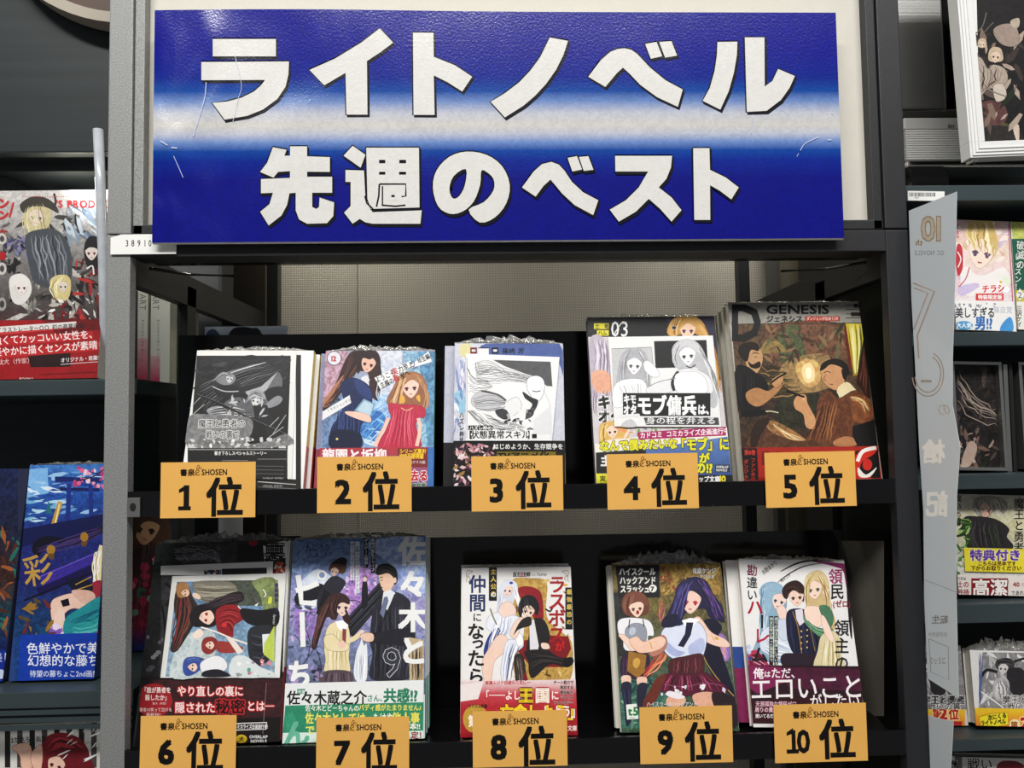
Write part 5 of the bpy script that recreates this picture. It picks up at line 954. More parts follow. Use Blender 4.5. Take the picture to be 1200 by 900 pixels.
# right blonde
A.blob('#d8c294', '330,200 345,168 385,155 415,180 425,230 430,290 450,360 430,380 400,300 345,300 335,260'); A.head(366, 228, 34, '#f8e0d2', '#565', -8); A.poly('#f5d8c8', '396,235 428,222 405,252'); A.blob('#e2cfa2', '330,210 342,172 380,158 412,178 420,215 395,200 372,190 350,215 345,260 335,290'); A.strands(['#f4e6c2', '#a88c58', '#c9b07c'], 5, '340,190 332,240 335,300', '370,165 350,200 345,270', 7, 2, 4); A.strands(['#f4e6c2', '#a88c58', '#c9b07c'], 5, '395,170 425,260 445,370', '380,170 408,240 420,340', 8, 2, 5)
A.blob('#f8e0d2', '330,300 360,290 395,300 400,350 372,372 340,350', out='#c09a8a'); A.blob('#5d8a6c', '385,290 420,290 440,330 430,370 400,360 395,330'); A.blob('#6d9a7c', '325,320 340,345 385,375 430,370 440,400 400,410 360,385 330,350'); A.strands(['#8fb89a', '#3f6b4c'], 4, '335,340 380,370 430,375', '340,360 380,390 420,400', 5, 1, 5)
A.blob('#e2d8b4', '395,400 440,385 470,430 465,470 480,530 370,525 380,460', out='#9a8c64'); A.strands(['#f6efd4', '#b8a878', '#cfc194'], 5, '405,410 395,470 385,525', '455,410 460,470 472,528', 9, 2, 5); A.blob('#f8e0d2', '392,330 408,335 440,410 430,425 405,390', out='#c09a8a')
A.blob('#c24a6c', '118,470 150,455 172,480 200,520 180,540 120,530'); A.blob('#7a1e3c', '125,480 160,470 180,500 160,530 128,520'); A.strands(['#e8b0c4', '#a03a5c'], 4, '130,475 160,490 195,520', '125,510 150,520 175,535', 5, 2, 6); A.scat(12, 95, 440, 135, 520, 8, ['#c9d2e8', '#3a5a9c', '#e2e6f2'], 3)
A.rect(197, 328, 212, 512, '#40202c'); A.rect(216, 328, 230, 512, '#40202c'); A.text('男女比率が偏った異世界で', 198, 332, 14, '#efe', v=True); A.text('周りの領主が勘違いしている', 217, 332, 14, '#efe', v=True)
A.text('勘違い', 112, 132, 46, '#26242a', v=True, b=.015, sx=.9, ang=0); A.text('勘', 112, 132, 46, '#8a2a50', v=True, b=.018, sx=.9)
A.text('ハ', 112, 262, 64, '#b8243c', v=True, b=.025); A.text('ー', 140, 318, 60, '#26242a', v=True, b=.02); A.text('レ', 136, 368, 66, '#c03050', v=True, b=.02); A.text('ム。', 128, 440, 66, '#26242a', v=True, b=.03, adv=.8)
A.text('水野あかり', 176, 172, 22, '#222', b=.01, sx=.62, ang=-38); A.text('黒井ユサ', 242, 200, 14, '#222', ang=-32, sx=.8)
A.text('領', 420, 148, 60, '#a03a70', v=True, b=.02, sx=.9); A.text('民', 426, 204, 62, '#26242a', v=True, b=.02, sx=.88); A.text('(ゼロ)', 436, 292, 28, '#a02a3a', b=.04, sx=.9); A.text('領主の', 442, 340, 64, '#26242a', v=True, b=.02, sx=.88, adv=1.04)
b.cover_print(A)
o, A = b.sheet('paper_band', '120,512 540,528 548,700 128,730', '#3a1f2c'); A.rect(90, 500, 560, 760, '#3a1c2a'); A.poly('#8f2f62', '118,512 240,520 270,570 150,620 124,600'); A.tex = .3; A.poly('#5d2442', '240,520 540,528 545,610 270,600'); A.tex = 0; A.poly('#451a28', '126,650 540,620 548,700 128,740')
A.text('俺', 136, 560, 44, '#f7eef2', b=.03, sx=.9, out='#8f2f62'); A.text('は', 176, 556, 26, '#f7eef2', b=.03); A.text('ただ、', 202, 558, 42, '#f7eef2', b=.02, sx=.9); A.text('エロいこと', 124, 640, 100, '#f5f1f2', b=.012, sx=.86, ang=-1.5); A.text('がしたい', 348, 670, 56, '#f5f1f2', b=.015, sx=.85, ang=-2)
A.text('天涯孤独な領民ゼロ', 144, 666, 21, '#f0c8d4', b=.02, sx=.82); A.text('周りの貴族たちが', 142, 688, 21, '#f0c8d4', b=.03, sx=.82); A.text('聞いてるだけの', 144, 710, 17, '#f0e8ea', b=.03, sx=.8)
b.sheet_print(o, A, 'band_print'); b.film(10, .004)
M_ = b.M @ Matrix.Translation((-.0105, b.d+.0006, 0)); h_ = settle(M_, b.w, b.h, .011, b.rest); r = thing('novel', 'white paged novel leaning behind the tenth place novel, shifted left', 'book', M_, 'ranked novels on the display rack')
book_body(r, b.w, h_, .011, ('#e4e1dc', None), '#efedea', 1); A = Art(lambda x, z: (x*b.w-b.w/2, z*h_)); A.rect(0, 0, .12, .32, '#8f2f62'); A.rect(0, .32, .12, .45, '#3a5a9c'); A.build('cover_print', r)
q = b.loc('185,96 250,104'); bm = bmesh.new(); bmesh.ops.create_cone(bm, cap_ends=True, segments=20, radius1=.009, radius2=.009, depth=.0006)
bmesh.ops.rotate(bm, verts=bm.verts, matrix=Matrix.Rotation(math.pi/2, 3, 'X')); bmesh.ops.scale(bm, verts=bm.verts, vec=(1, 1, .9)); bmesh.ops.translate(bm, verts=bm.verts, vec=((q[0][0]+q[1][0])/2, .005, b.h-.002)); bm_obj('hang_hole_tab', bm, mat('tab_grey', '#8f8f8d', .3), b.root)

# ================================================================ left neighbour: art books and rolled sheet
GA = 'art books on the left bookshelf'
zl = zA+.0003
b = Book('red and dark grey art book standing upper left', ((-32, 224), (119, 222.5), (123.5, 443), (-32, 446)), (0, 200, 3.0), d=.016, cover='#dcdad8', spine=('#c9c6c2', None), lean=6, Y0=.10, name='art_book', group=GA, z=zl)
A = b.art(); A.tex = .25; A.grad(-100, 60, 375, 745, [(70, '#d0cecb'), (300, '#8d8a88'), (480, '#57504f'), (600, '#6a2427')]); A.tex = .35
A.scat(120, 10, 150, 365, 520, 17, ['#4a4745', '#8f8d88', '#2c2a2a', '#b9b6b0', '#6a6764', '#1e1c1d'], 3, 2); A.scat(40, 230, 280, 368, 560, 14, ['#8c2626', '#2a2021', '#b33a35', '#5b1c1f'], 4, 2.2); A.tex = 0
A.scat(40, 235, 130, 345, 270, 14, ['#8fa0b2', '#c0cad2', '#66788a'], 6, 2.4, 55); A.scat(26, 10, 230, 100, 300, 10, ['#5a5878', '#3d3b50', '#8a88a8'], 7, 1.6)
A.blob('#c9bf9a', '85,150 100,115 140,108 175,130 178,180 150,215 110,215 85,190'); A.head(128, 165, 30, '#ddd0c4', '#3a3a4a', 10); A.blob('#4a453e', '70,120 110,92 160,95 195,120 205,150 160,128 110,128 85,150'); A.strands(['#e3dbb8', '#8f8764', '#cfc69e'], 5, '90,130 75,180 90,240', '150,110 170,170 180,220', 9, 3, 3); A.line('#3c3936', 8, '190,80 196,110 190,130')
A.blob('#55595f', '90,230 150,205 210,215 250,290 240,400 130,400 100,320'); A.strands(['#7d828a', '#3a3d42', '#9aa0a6'], 6, '110,230 120,300 140,390', '210,220 235,300 240,390', 12, 5, 4)
A.blob('#1e1c1f', '300,250 325,228 352,245 360,300 345,340 310,340 296,300'); A.head(322, 290, 24, '#ded6d0', '#7a2a2c', 0); A.blob('#1b191c', '298,280 305,245 335,232 356,262 358,300 340,275 315,270'); A.poly('#c9c5c2', '350,245 366,215 364,270'); A.line('#ebe8e4', 5, '305,345 325,335 330,365'); A.line('#d7d2ce', 5, '345,430 360,460 366,490')
A.blob('#dcdad6', '32,400 40,372 75,362 105,385 110,430 80,470 45,460'); A.head(76, 412, 24, '#e6dfda', '#55505a', 0); A.blob('#e3e1dd', '36,410 40,375 72,364 102,385 106,410 80,392 55,400'); A.line('#2a2828', 12, '30,360 50,330 60,310'); A.blob('#d3c795', '175,395 195,370 235,368 250,395 240,450 200,455'); A.head(222, 408, 19, '#ddd3c8', '#444', 0); A.strands(['#efe8c4', '#9b9068'], 4, '185,385 175,420 190,450', '230,370 205,400 205,440', 6, 2, 4)
A.scat(24, 170, 450, 260, 525, 10, ['#eceae6', '#bdb8b0', '#7c2024'], 8, 1.6); A.scat(22, 300, 440, 366, 530, 8, ['#1a1819', '#e2dedb', '#8c2626'], 9, 2, 60)
for k in range(34): A.ell('#c74a48', 80+k*8, 92, 2, n=6)
A.text("'S PRODUCT", 198, 130, 36, '#c23a3e', b=.04, sx=.98); A.text('ン', -6, 130, 40, '#c23a3e', b=.07); A.text('ン', -6, 170, 38, '#c23a3e', b=.07); A.line('#c23a3e', 7, '48,112 34,165', sm=False); A.text('女', -4, 230, 30, '#a82a30', b=.05)
A.ell('#c9c6c2', 8, 240, 16, 20); A.ell('#5a5455', 8, 240, 8, 11); A.ell('#b3262c', 10, 300, 12, 16); A.ell('#c9c6c2', 8, 345, 16, 22); A.ell('#5a5455', 8, 345, 8, 12); A.ell('#a8a5a2', 8, 470, 15, 24); A.ell('#4a4546', 8, 470, 8, 13)
b.cover_print(A)
o, A = b.sheet('paper_band', '-95,552 376,522 380,734 -95,742', '#a8262c'); A.rect(-100, 515, 385, 745, '#a6232a'); A.tex = .25; A.poly('#3a2224', '100,650 250,640 250,690 110,692'); A.poly('#7b1c22', '150,520 376,515 376,560 200,575'); A.tex = 0
A.poly('#cf4a4c', '-95,562 270,530 270,553 -95,588'); A.poly('#e2dedb', '-95,556 270,531 270,551 -95,576'); A.text('イラストレーター○○ 初の商業画集！', -10, 570, 20, '#3a2a2a', b=.02, sx=.94, ang=-3.2)
A.poly('#c2363a', '-95,600 328,565 330,592 -95,628'); A.text('強くてカッコいい女性を、', -22, 612, 33, '#f3e8e6', b=.02, sx=.93, ang=-4); A.poly('#c2363a', '-95,640 372,600 374,632 -95,668'); A.text('軽やかに描くセンスが素晴ら', -22, 652, 33, '#f3e8e6', b=.02, sx=.93, ang=-4.2)
A.text('駄犬（作家）', -6, 682, 22, '#e7cac8', sx=.95, ang=-3); A.text('オリジナル・商業作品200', 216, 674, 18, '#eee', b=.02, sx=.9, ang=-4); A.line('#ddd', 2, '215,682 372,672', sm=False); A.line('#7b1c22', 4, '140,718 376,708', sm=False); A.text('BOOKS', 70, 738, 14, '#eee')
b.sheet_print(o, A, 'band_print'); b.film(21, .003, top=False)

zl = zB+.0003
b = Book('deep blue art book with shrine bridge cover standing on the lower left shelf', ((20.5, 546), (121, 543), (119, 801), (25, 803)), (0, 480, 2.145), d=.016, cover='#23407c', spine=('#1d3468', None), lean=8, Y0=.10, name='art_book', group=GA, z=zl)
A = b.art(); A.tex = .35; A.grad(35, 130, 270, 700, [(140, '#4f86c8'), (220, '#2f5fae'), (320, '#2a3a86'), (420, '#2b2f78'), (560, '#1f4f7a'), (580, '#24508c')]); A.tex = 0
A.poly('#1c3f8e', '48,150 60,145 64,260 52,262'); A.poly('#8fc0e8', '62,150 120,146 122,210 64,220'); A.scat(30, 55, 150, 250, 260, 11, ['#a9d0ee', '#5b96d8', '#dfeefa', '#24509c', '#7ab0e0'], 3, 2.2, 0); A.scat(26, 60, 220, 160, 280, 10, ['#bfe0ee', '#86b9dc', '#2e64ac'], 4, 2.4, 0)
A.poly('#23327c', '138,168 252,172 256,184 138,182'); A.poly('#1e2a6c', '150,195 250,198 250,206 150,204'); A.poly('#2a3f94', '168,180 180,180 176,290 164,288'); A.poly('#2a3f94', '222,182 232,182 236,290 224,288'); A.line('#3f5cb0', 5, '138,190 195,182 250,190'); A.scat(34, 185, 145, 262, 195, 6, ['#e77aa8', '#f4b4cc', '#c84c84', '#f8dbe6'], 5); A.line('#4a2b4c', 3, '262,150 230,170 190,180')
A.line('#c9a24c', 12, '152,232 140,270 134,292', sm=False); A.line('#eee0a0', 4, '150,236 138,290', sm=False); A.poly('#2f7d86', '115,260 122,228 132,262'); A.poly('#17205c', '50,300 262,262 262,300 50,345')
A.blob('#14122c', '80,345 110,318 180,322 262,290 262,305 200,340 130,335 95,370'); A.strands(['#3a2c58', '#0c0a1c', '#54427c'], 5, '90,350 160,325 262,290', '100,365 190,345 262,310', 6, 2, 3); A.poly('#4a3aa0', '100,420 262,350 262,372 110,445'); A.poly('#241c5c', '90,450 262,378 262,396 100,470'); A.line('#7a63c8', 3, '100,420 262,352'); A.line('#0f0c2c', 5, '60,480 262,400')
A.ell('#b38a3c', 128, 352, 11, 12); A.ell('#b38a3c', 212, 320, 10, 12); A.poly('#7a5a2c', '120,362 138,362 134,376 124,376'); A.poly('#7a5a2c', '204,332 220,332 217,344 206,344'); A.text('彩', 62, 440, 84, '#c4a254', b=.01, sx=.9, ang=-8)
A.poly('#e9dcb4', '236,400 250,340 258,342 256,450 232,455'); A.strands(['#f6ecc6', '#c9a86a', '#fff'], 3, '240,360 232,400 236,440', '256,350 254,400 256,440', 6, 2, 4, 0); A.blob('#a83a4c', '228,440 256,430 258,470 236,476'); A.blob('#1c2038', '170,430 215,425 235,450 215,465 190,460'); A.line('#c9a24c', 2.5, '190,440 230,420'); A.line('#c9a24c', 2.5, '196,452 232,440')
A.blob('#f0d2c2', '128,488 150,470 190,462 222,478 210,500 180,500 158,520 156,560 150,570 134,545', out='#9c6a60'); A.blob('#e4bfb0', '180,455 225,455 240,470 228,490 200,482'); A.poly('#17142c', '152,480 172,474 176,492 158,496'); A.blob('#f2d8ca', '136,520 160,500 162,560 148,570'); A.scat(16, 130, 545, 170, 572, 8, ['#c8a8d8', '#8f6fc0', '#f0e0f4'], 6)
A.blob('#2f9ca4', '165,525 200,500 262,470 262,560 230,570 180,572 160,560'); A.strands(['#6cc8c8', '#1b6e86', '#c94a4c', '#3fb0ac'], 6, '180,530 230,510 262,490', '180,568 225,568 262,560', 9, 4, 7); A.scat(30, 58, 470, 130, 570, 9, ['#6a5a3c', '#3c3a52', '#a8843c', '#7c3a3c', '#22406c'], 8, 1.8)
b.cover_print(A)
o, A = b.sheet('paper_band', '52,566 258,574 257,692 55,690', '#2250b0'); A.rect(45, 560, 265, 700, '#1f4cb0'); A.text('色鮮やかで美', 68, 612, 31, '#f1f3f8', b=.01, sx=.98, ang=-.5); A.text('幻想的な藤ち', 70, 642, 31, '#f1f3f8', b=.01, sx=.98); A.text('待望の藤ちょこ2nd画集', 76, 670, 18, '#e3e8f4', b=.01, sx=.92); A.line('#e8ecf6', 5, '55,687 257,688', sm=False)
b.sheet_print(o, A, 'band_print'); b.film(22, .003)
b = Book('dark blue and brown art book cut off at the left edge, lower shelf', ((-82, 549), (17, 549), (20, 806), (-80, 806)), (0, 480, 2.145), d=.014, cover='#1f2440', spine=('#1d2240', None), lean=8, Y0=.10, name='art_book', group=GA, z=zl)
A = b.art(); A.tex = .5; A.grad(-180, 140, 45, 700, [(150, '#20305c'), (300, '#232a48'), (420, '#4a2e26'), (520, '#1c4a5c'), (600, '#182a68')]); A.tex = 0; A.scat(30, 0, 300, 42, 560, 10, ['#5b3426', '#7c4a34', '#1f2f4c', '#2a7a70', '#a8683c'], 4, 2); A.poly('#163a9a', '-180,600 45,605 45,700 -180,700'); A.text('美しく', -20, 632, 26, '#cfd8ec', b=.01); A.ell('#cfd8ec', 2, 665, 12); A.text('画集', -10, 698, 18, '#cfd8ec')
b.cover_print(A)
b = Book('blue banded art book with brown-haired portrait, seen through the rack side', ((112, 592), (200, 590), (197, 812), (112, 814)), (140, 600, 3.0), d=.014, cover='#2c2a3a', spine=('#1d2240', None), lean=5, Y0=.20, name='art_book', group=GA, z=zl)
A = b.art(); A.tex = .3; A.grad(-100, -30, 190, 650, [(0, '#3d332f'), (200, '#4a2c34'), (400, '#8c3048'), (480, '#223a7c')]); A.tex = 0; A.blob('#5a3a2c', '30,20 90,-10 160,10 180,80 150,140 100,100 60,120 40,160 20,120'); A.head(92, 62, 52, '#b98f72', '#2a1c18', 8); A.blob('#4a3026', '30,40 70,0 140,5 165,60 120,35 80,40 50,90'); A.scat(40, 20, 160, 170, 430, 16, ['#a83c58', '#d87890', '#3c6c64', '#5c2a3c', '#7c9c8c'], 3)
b.cover_print(A)
b = Book('white art book with dark red-haired figure, bottom left corner', ((-30, 854), (118, 841), (116, 1060), (-30, 1060)), (0, 480, 2.145), d=.016, cover='#dbd8d4', spine=('#d0ccc8', None), lean=8, Y0=.085, name='art_book', group=GA)
A = b.art(); A.rect(-100, 760, 262, 1300, '#dcdad6')
for k in range(8): A.rect(12+k*31, 808-k*3, 26+k*31, 900, '#2c2829' if k % 2 == 0 else '#5d5654')
A.blob('#8c2a34', '105,850 120,820 160,812 205,830 225,870 200,900 120,900'); A.strands(['#b8444c', '#5c1820'], 6, '120,850 150,825 210,850', '130,880 160,860 220,890', 9, 2, 4); A.blob('#e8c4b0', '30,850 60,838 78,850 80,900 55,900 50,870', out='#96685a'); A.blob('#e8c4b0', '78,868 96,845 106,850 104,900 84,900', out='#96685a'); A.blob('#7c2430', '112,870 190,850 230,880 238,960 120,960'); A.head(140, 895, 24, '#eccab8', '#5a2a2a', 20)
A.text('はだ色ろう画集', 22, 838, 17, '#2a2626', b=.02, sx=.8, ang=-3); A.scat(16, 150, 780, 250, 880, 8, ['#f4f2ee', '#ffffff'], 5, 3, -40)
b.cover_print(A); b.film(23, .003, top=False)
# narrow spines behind the clear pane
for i, (a_, c_) in enumerate(((160, 173), (175.5, 199))):
    p0, p1 = P(a_, 452, .20), P(c_, 452, .20); h = P(165, 331, .20).z-zA-.0003; wd = p1.x-p0.x-.001
    r = thing('magazine', ['narrow white magazine spine with pink foot, seen behind the left rack post', 'wider grey white magazine spine with pink foot beside the narrow one'][i], 'magazine', Matrix.Translation(((p0.x+p1.x)/2, .20, zA+.0003)), 'white magazines behind the rack side')
    box('spine', -wd/2, wd/2, 0, .0012, 0, h, mat('magazine_spine', '#cfcac4', .5), r); box('page_block', -wd/2+.0005, wd/2-.0005, .0012, .09, .0005, h-.0005, M_PAGE, r)
    A = Art(lambda x, z: (-wd/2+x*wd, h-z*h*.99)); A.poly(['#d8b4bc', '#c24a6c'], [(0, .55), (1, .55), (1, .97), (0, .97)] if i == 0 else [(0, .72), (.5, .72), (.5, .98), (0, .98)])
    A2 = Art(lambda x, y: (-wd/2+x*.001, h-y*.001)); A2.v, A2.f, A2.c, A2.L = A.v, A.f, A.c, 3
    A2.text('ART', 2, 14, 11, '#77716c', ang=90, sx=.9); A2.text('MAGAZINE No.%d' % (3-i), 4+3*i, 45, 4.2, '#6a6460', v=True); A2.build('spine_print', r)
# rolled sheet in a clear sleeve
q = [P(x, y, .07) for x, y in ((115, 152), (118, 220), (121, 300), (123, 380))]; q.append(Vector((q[-1].x+.001, .09, zA+.007)))
tag(tube('rolled_sheet', q, .0052, mat('sleeved_sheet', '#c3c8cf', .25, coat=.5, var=.12, vscale=60), None, 12), 'pale rolled sheet in a clear sleeve beside the left rack post', 'rolled sheet')
# round plaque at the top left
c = P(139, -152, .06); R0 = .158
r = thing('round_plaque', 'large round beige-rimmed plaque hanging above the left shelf, only its lower rim in view', 'plaque', Matrix.Translation((c.x, .085, c.z)))
def disc(name, r0, r1, y0, y1, m, par):
    V = []; F = []; N = 72
    for k in range(N):
        a = 2*math.pi*k/N; ca, sa = math.cos(a), math.sin(a)
        V += [(r0*ca, y0, r0*sa), (r1*ca, y0+.001, r1*sa), (r1*ca, y1, r1*sa), (r0*ca, y1, r0*sa)]
    for k in range(N):
        a, b_ = 4*k, 4*((k+1) % N); F += [(a, a+1, b_+1, b_), (a+1, a+2, b_+2, b_+1), (a+2, a+3, b_+3, b_+2), (a+3, a, b_, b_+3)]
    return new_obj(name, V, F, m, par)
disc('rim', R0-.011, R0, -.012, .012, mat('beige_rim', '#b3aa9c', .5), r); disc('inner_ring', .001, R0-.0115, -.004, .010, mat('brown_disc', '#4a3325', .5, var=.4, vscale=20), r)

# print standing behind the upper black plate, and a small white card
a, c2 = P(240, 383, .13), P(337, 383, .13)
o = tag(box('art_sheet', a.x, c2.x, .130, .1315, -.0065, a.z, mat('pale_blue_sheet', '#c3cfdf', .5, var=.1)), 'pale blue sheet peeking over the black plate behind the first book', 'sheet')
A = Art(lambda x, y: tuple(P(x, y, .13)[k] for k in (0, 2))); A.blob('#1f2434', '270,398 272,386 284,383 300,386 310,398'); A.blob('#5c6c8c', '240,398 244,388 252,386 258,396'); A.blob('#2a2c38', '292,388 300,384 306,390 300,398'); A.build('sheet_print', o, y=.1299)
a, c2 = P(256, 606, .27), P(284, 624, .27)
o = tag(box('white_card', a.x, c2.x, .270, .2712, c2.z-.02, a.z, M_PAPER), 'small white card in the gap below the first rank card', 'card')

# ================================================================ right neighbour
GR = 'novels on the right bookshelf'
b = Book('pale pink novel with blonde figure on the upper right shelf', ((1118.5, 257), (1185, 260), (1189, 390), (1115, 388)), (1000, 180, 3.0), d=.014, cover='#ece3e2', spine=('#e3dcdc', None), lean=5, Y0=.068, group=GR, z=ZR[1]+.0003)
A = b.art(); A.tex = .25; A.grad(340, 225, 575, 640, [(235, '#e6c7c4'), (350, '#efe0d4'), (480, '#ead7dc'), (530, '#f1eeee')]); A.tex = 0; A.scat(40, 360, 235, 550, 480, 16, ['#f6ece4', '#e4c7b0', '#f2dfe2', '#d8c8e0', '#f8f4ea'], 3, 1.5)
A.blob('#dcc58c', '400,250 430,228 480,235 500,275 510,330 480,380 440,400 410,330'); A.head(450, 350, 52, '#f6e6da', '#77607a', 10); A.strands(['#efe2b4', '#b99a58', '#d8c080', '#fff4d0'], 6, '405,245 400,290 420,340', '490,245 500,300 500,360', 14, 5, 4); A.blob('#f3efee', '380,400 450,430 530,400 545,470 400,500'); A.blob('#c94a56', '365,320 382,330 385,400 368,430 360,380'); A.line('#f8eaea', 4, '366,345 378,370 368,400'); A.line('#c96a7a', 4, '408,400 395,440 370,470'); A.blob('#d6cbe6', '370,470 430,455 440,470 380,500')
A.scat(8, 500, 430, 545, 480, 14, ['#ffffff', '#e8f0dc'], 5); A.ell('#e4c04c', 518, 452, 5); A.text('チラシ', 452, 488, 30, '#d84a4c', b=.05, sx=.9, out='#fff', ang=-3); A.rect(430, 492, 528, 516, '#d8524e'); A.text('特装限定版', 438, 511, 17, '#fff', b=.03); A.text('ノ恋', 357, 245, 26, '#c23a4a', v=True, b=.02, sx=.6); A.line('#c97a8a', 4, '545,250 560,520', sm=False); b.cover_print(A)
o, A = b.sheet('paper_band', '350,524 562,524 566,630 346,626', '#f2f1ee'); A.rect(340, 518, 575, 640, '#f1f0ee'); A.scat(18, 352, 528, 500, 540, 5, ['#7c7c84', '#b0b0b8'], 3); A.text('美しすぎる', 356, 575, 40, '#4a4c58', b=.03, sx=.7); A.text('男!?', 425, 616, 50, '#3f7fc0', b=.05, sx=.78); A.text('無自覚', 490, 560, 26, '#c9ccd4', b=.02, sx=.85); A.ell('#6fb2da', 386, 605, 32, 16); A.text('大人気', 360, 611, 18, '#fff', b=.03); A.blob('#5fa8dc', '520,600 548,575 560,600 556,626 515,626')
b.sheet_print(o, A, 'band_print'); b.film(31, .002, top=False)
b = Book('green novel with white lettering at the upper right edge', ((1187.5, 260), (1262, 262), (1266, 392), (1190.5, 390)), (1000, 180, 3.0), d=.014, cover='#dfe2da', spine=('#e3dcdc', None), lean=5, Y0=.068, group=GR, z=ZR[1]+.0003)
A = b.art(); A.rect(555, 235, 860, 640, '#f0efe8'); A.rect(555, 300, 860, 480, '#2f6f5e'); A.tex = .3; A.poly('#c9cf7a', '555,235 860,240 860,300 560,300'); A.poly('#d6cf4a', '570,480 860,480 860,520 570,520'); A.tex = 0; A.text('破滅の', 574, 305, 34, '#efeee6', v=True, b=.01, sx=.8); A.text('レッスン！', 566, 350, 26, '#efeee6', v=True, b=.01); A.poly('#f0efe8', '566,496 585,474 605,496 585,518', out='#444', w=1); A.text('2', 578, 508, 30, '#333'); A.text('三沢ケイ', 574, 534, 19, '#2a2a2c', v=True, b=.03)
b.cover_print(A)
# framed prints
def framed(label, frame, view, art, lean=4, Y0=.068, d=.014, fw=.0035, z=None, fm=None, group=None):
    b = Book.__new__(Book); b.M, b.w, b.h, b.t = fit(*frame, z=z, Y0=Y0, lean=lean); b.h = b.h if z is None else settle(b.M, b.w, b.h, d, z); b.view = view; b.map = mapper(b.M); b.lv = 0; b.d = d
    b.root = thing('framed_print', label, 'picture', b.M, group); w, h = b.w/2, b.h; fm = fm or M_SILVER
    for x0, x1, z0, z1 in ((-w, w, 0, fw), (-w, w, h-fw, h), (-w, -w+fw, fw, h-fw), (w-fw, w, fw, h-fw)): box('frame_bar', x0, x1, 0, d, z0, z1, fm, b.root, .0006)
    box('backing', -w+fw, w-fw, d*.5, d*.9, fw, h-fw, M_DARK, b.root); A = b.art(); A.clip = (-w+fw, fw, w-fw, h-fw); art(A); A.build('print', b.root, y=d*.48); return b
def dark_art(seed):
    def f(A):
        A.tex = .6; A.rect(300, 700, 900, 1200, '#2e2a28'); A.scat(60, 350, 700, 620, 1140, 22, ['#3b3533', '#5a4f4b', '#221f1f', '#6f625c', '#332d36'], seed, 2); A.tex = 0
        A.scat(36, 370, 980, 560, 1130, 12, ['#a8958a', '#cbb9ac', '#5d504b', '#3a302f', '#826c62'], seed+1, 1.8); A.blob('#c2ada0', '400,1060 425,1010 450,1030 430,1090 395,1110'); A.strands(['#8c8078', '#4c4441', '#b4a59a'], 5, '380,760 440,850 520,900', '380,860 430,930 540,960', 9, 8, seed)
    return f
framed('dark figure print in a silver frame on the right shelf, fully visible one', ((1117, 423), (1175, 424), (1181, 554), (1119, 553)), (1000, 180, 3.0), dark_art(3), z=ZR[2]+.0003, group='silver framed prints')
framed('dark print in a silver frame cut off by the right edge', ((1196, 424), (1262, 425), (1268, 556), (1200, 555)), (1000, 180, 3.0), dark_art(8), z=ZR[2]+.0003, group='silver framed prints')
for i, (a_, c_) in enumerate(((1181, 1186), (1187.5, 1192))):
    p0, p1 = P(a_, 540, .075), P(c_, 540, .075); hh = P(1185, 427, .075).z-ZR[2]
    tag(box('slim_case', p0.x, p1.x, .075, .20, ZR[2]+.0003, ZR[2]+hh, [M_SILVER, M_DARK][i], bev=.0006), ['thin silver case standing between the two framed prints', 'thin black case standing between the two framed prints'][i], 'case', 'thin cases on the right shelf')
def big_art(A):
    A.rect(1000, -400, 1900, 640, '#f0efec'); A.tex = .35; A.rect(1042-0, -300, 1700, 494, '#262325'); A.tex = 0
    A.tex = .3; A.poly('#5c5a34', '1018,430 1100,400 1200,440 1200,494 1018,494'); A.blob('#6c4a4a', '1030,390 1080,345 1140,350 1160,400 1120,440 1050,430'); A.blob('#3a3634', '1040,440 1120,430 1200,445 1200,492 1040,492'); A.tex = 0
    A.scat(40, 1040, 100, 1200, 440, 18, ['#3a3431', '#6e5f57', '#b8a89c', '#4c4340', '#8d7a6e'], 4, 1.8)
    for x, y, r in ((1070, 140, 16), (1118, 182, 26), (1060, 240, 18)): A.blob('#c9b8a0', [(x-r, y-r*.2), (x-r*.5, y-r*1.1), (x+r*.6, y-r*1.0), (x+r, y), (x+r*.8, y+r*.8), (x-r*.8, y+r*.8)]); A.head(x, y+r*.2, r*.75, '#e0cdbd', '#443', 8)
    A.blob('#b9aca0', '1035,200 1065,190 1090,230 1110,215 1150,230 1160,270 1130,300 1090,300 1060,330 1038,300', out='#4a403c'); A.blob('#cfc4b8', '1110,290 1145,285 1155,330 1120,345', out='#4a403c'); A.line('#8f8a80', 5, '1035,230 1090,300 1160,330'); A.line('#77726a', 4, '1040,110 1070,80 1085,30'); A.line('#77726a', 3, '1060,120 1090,85 1110,65')
    A.blob('#a8988e', '1110,90 1150,70 1190,80 1200,140 1160,150 1125,130', out='#3a3230'); A.blob('#c0b2a4', '1170,60 1200,50 1200,80 1180,85'); A.blob('#2e3a28', '1130,370 1175,300 1185,320 1160,350'); A.blob('#d2c3b4', '1180,440 1200,430 1200,494 1190,480'); A.strands(['#4a403c', '#9a8a7e', '#c8b8aa'], 4, '1045,210 1060,260 1060,320', '1140,230 1130,270 1090,300', 9, 4, 5)
b = framed('large dark illustration in a wide white frame, upper right corner', ((1131, -110), (1350, -118), (1338, 177), (1119, 185)), (800, 0, 3.0), big_art, lean=0, Y0=.03, d=.016, fw=.0165, fm=M_WHITEP)
for k in range(3): boxes('frame_bead', [(-b.w/2+.002+k*.0035, b.w/2-.002-k*.0035, -.0012, -.0001, .002+k*.0035, .003+k*.0035), (-b.w/2+.002+k*.0035, -b.w/2+.003+k*.0035, -.0012, -.0001, .003+k*.0035, b.h)], M_WHITEP, b.root)
box('frame_foot', -b.w/2+.003, -b.w/2+.009, .002, .012, -.004, -.0002, M_CHROME, b.root)

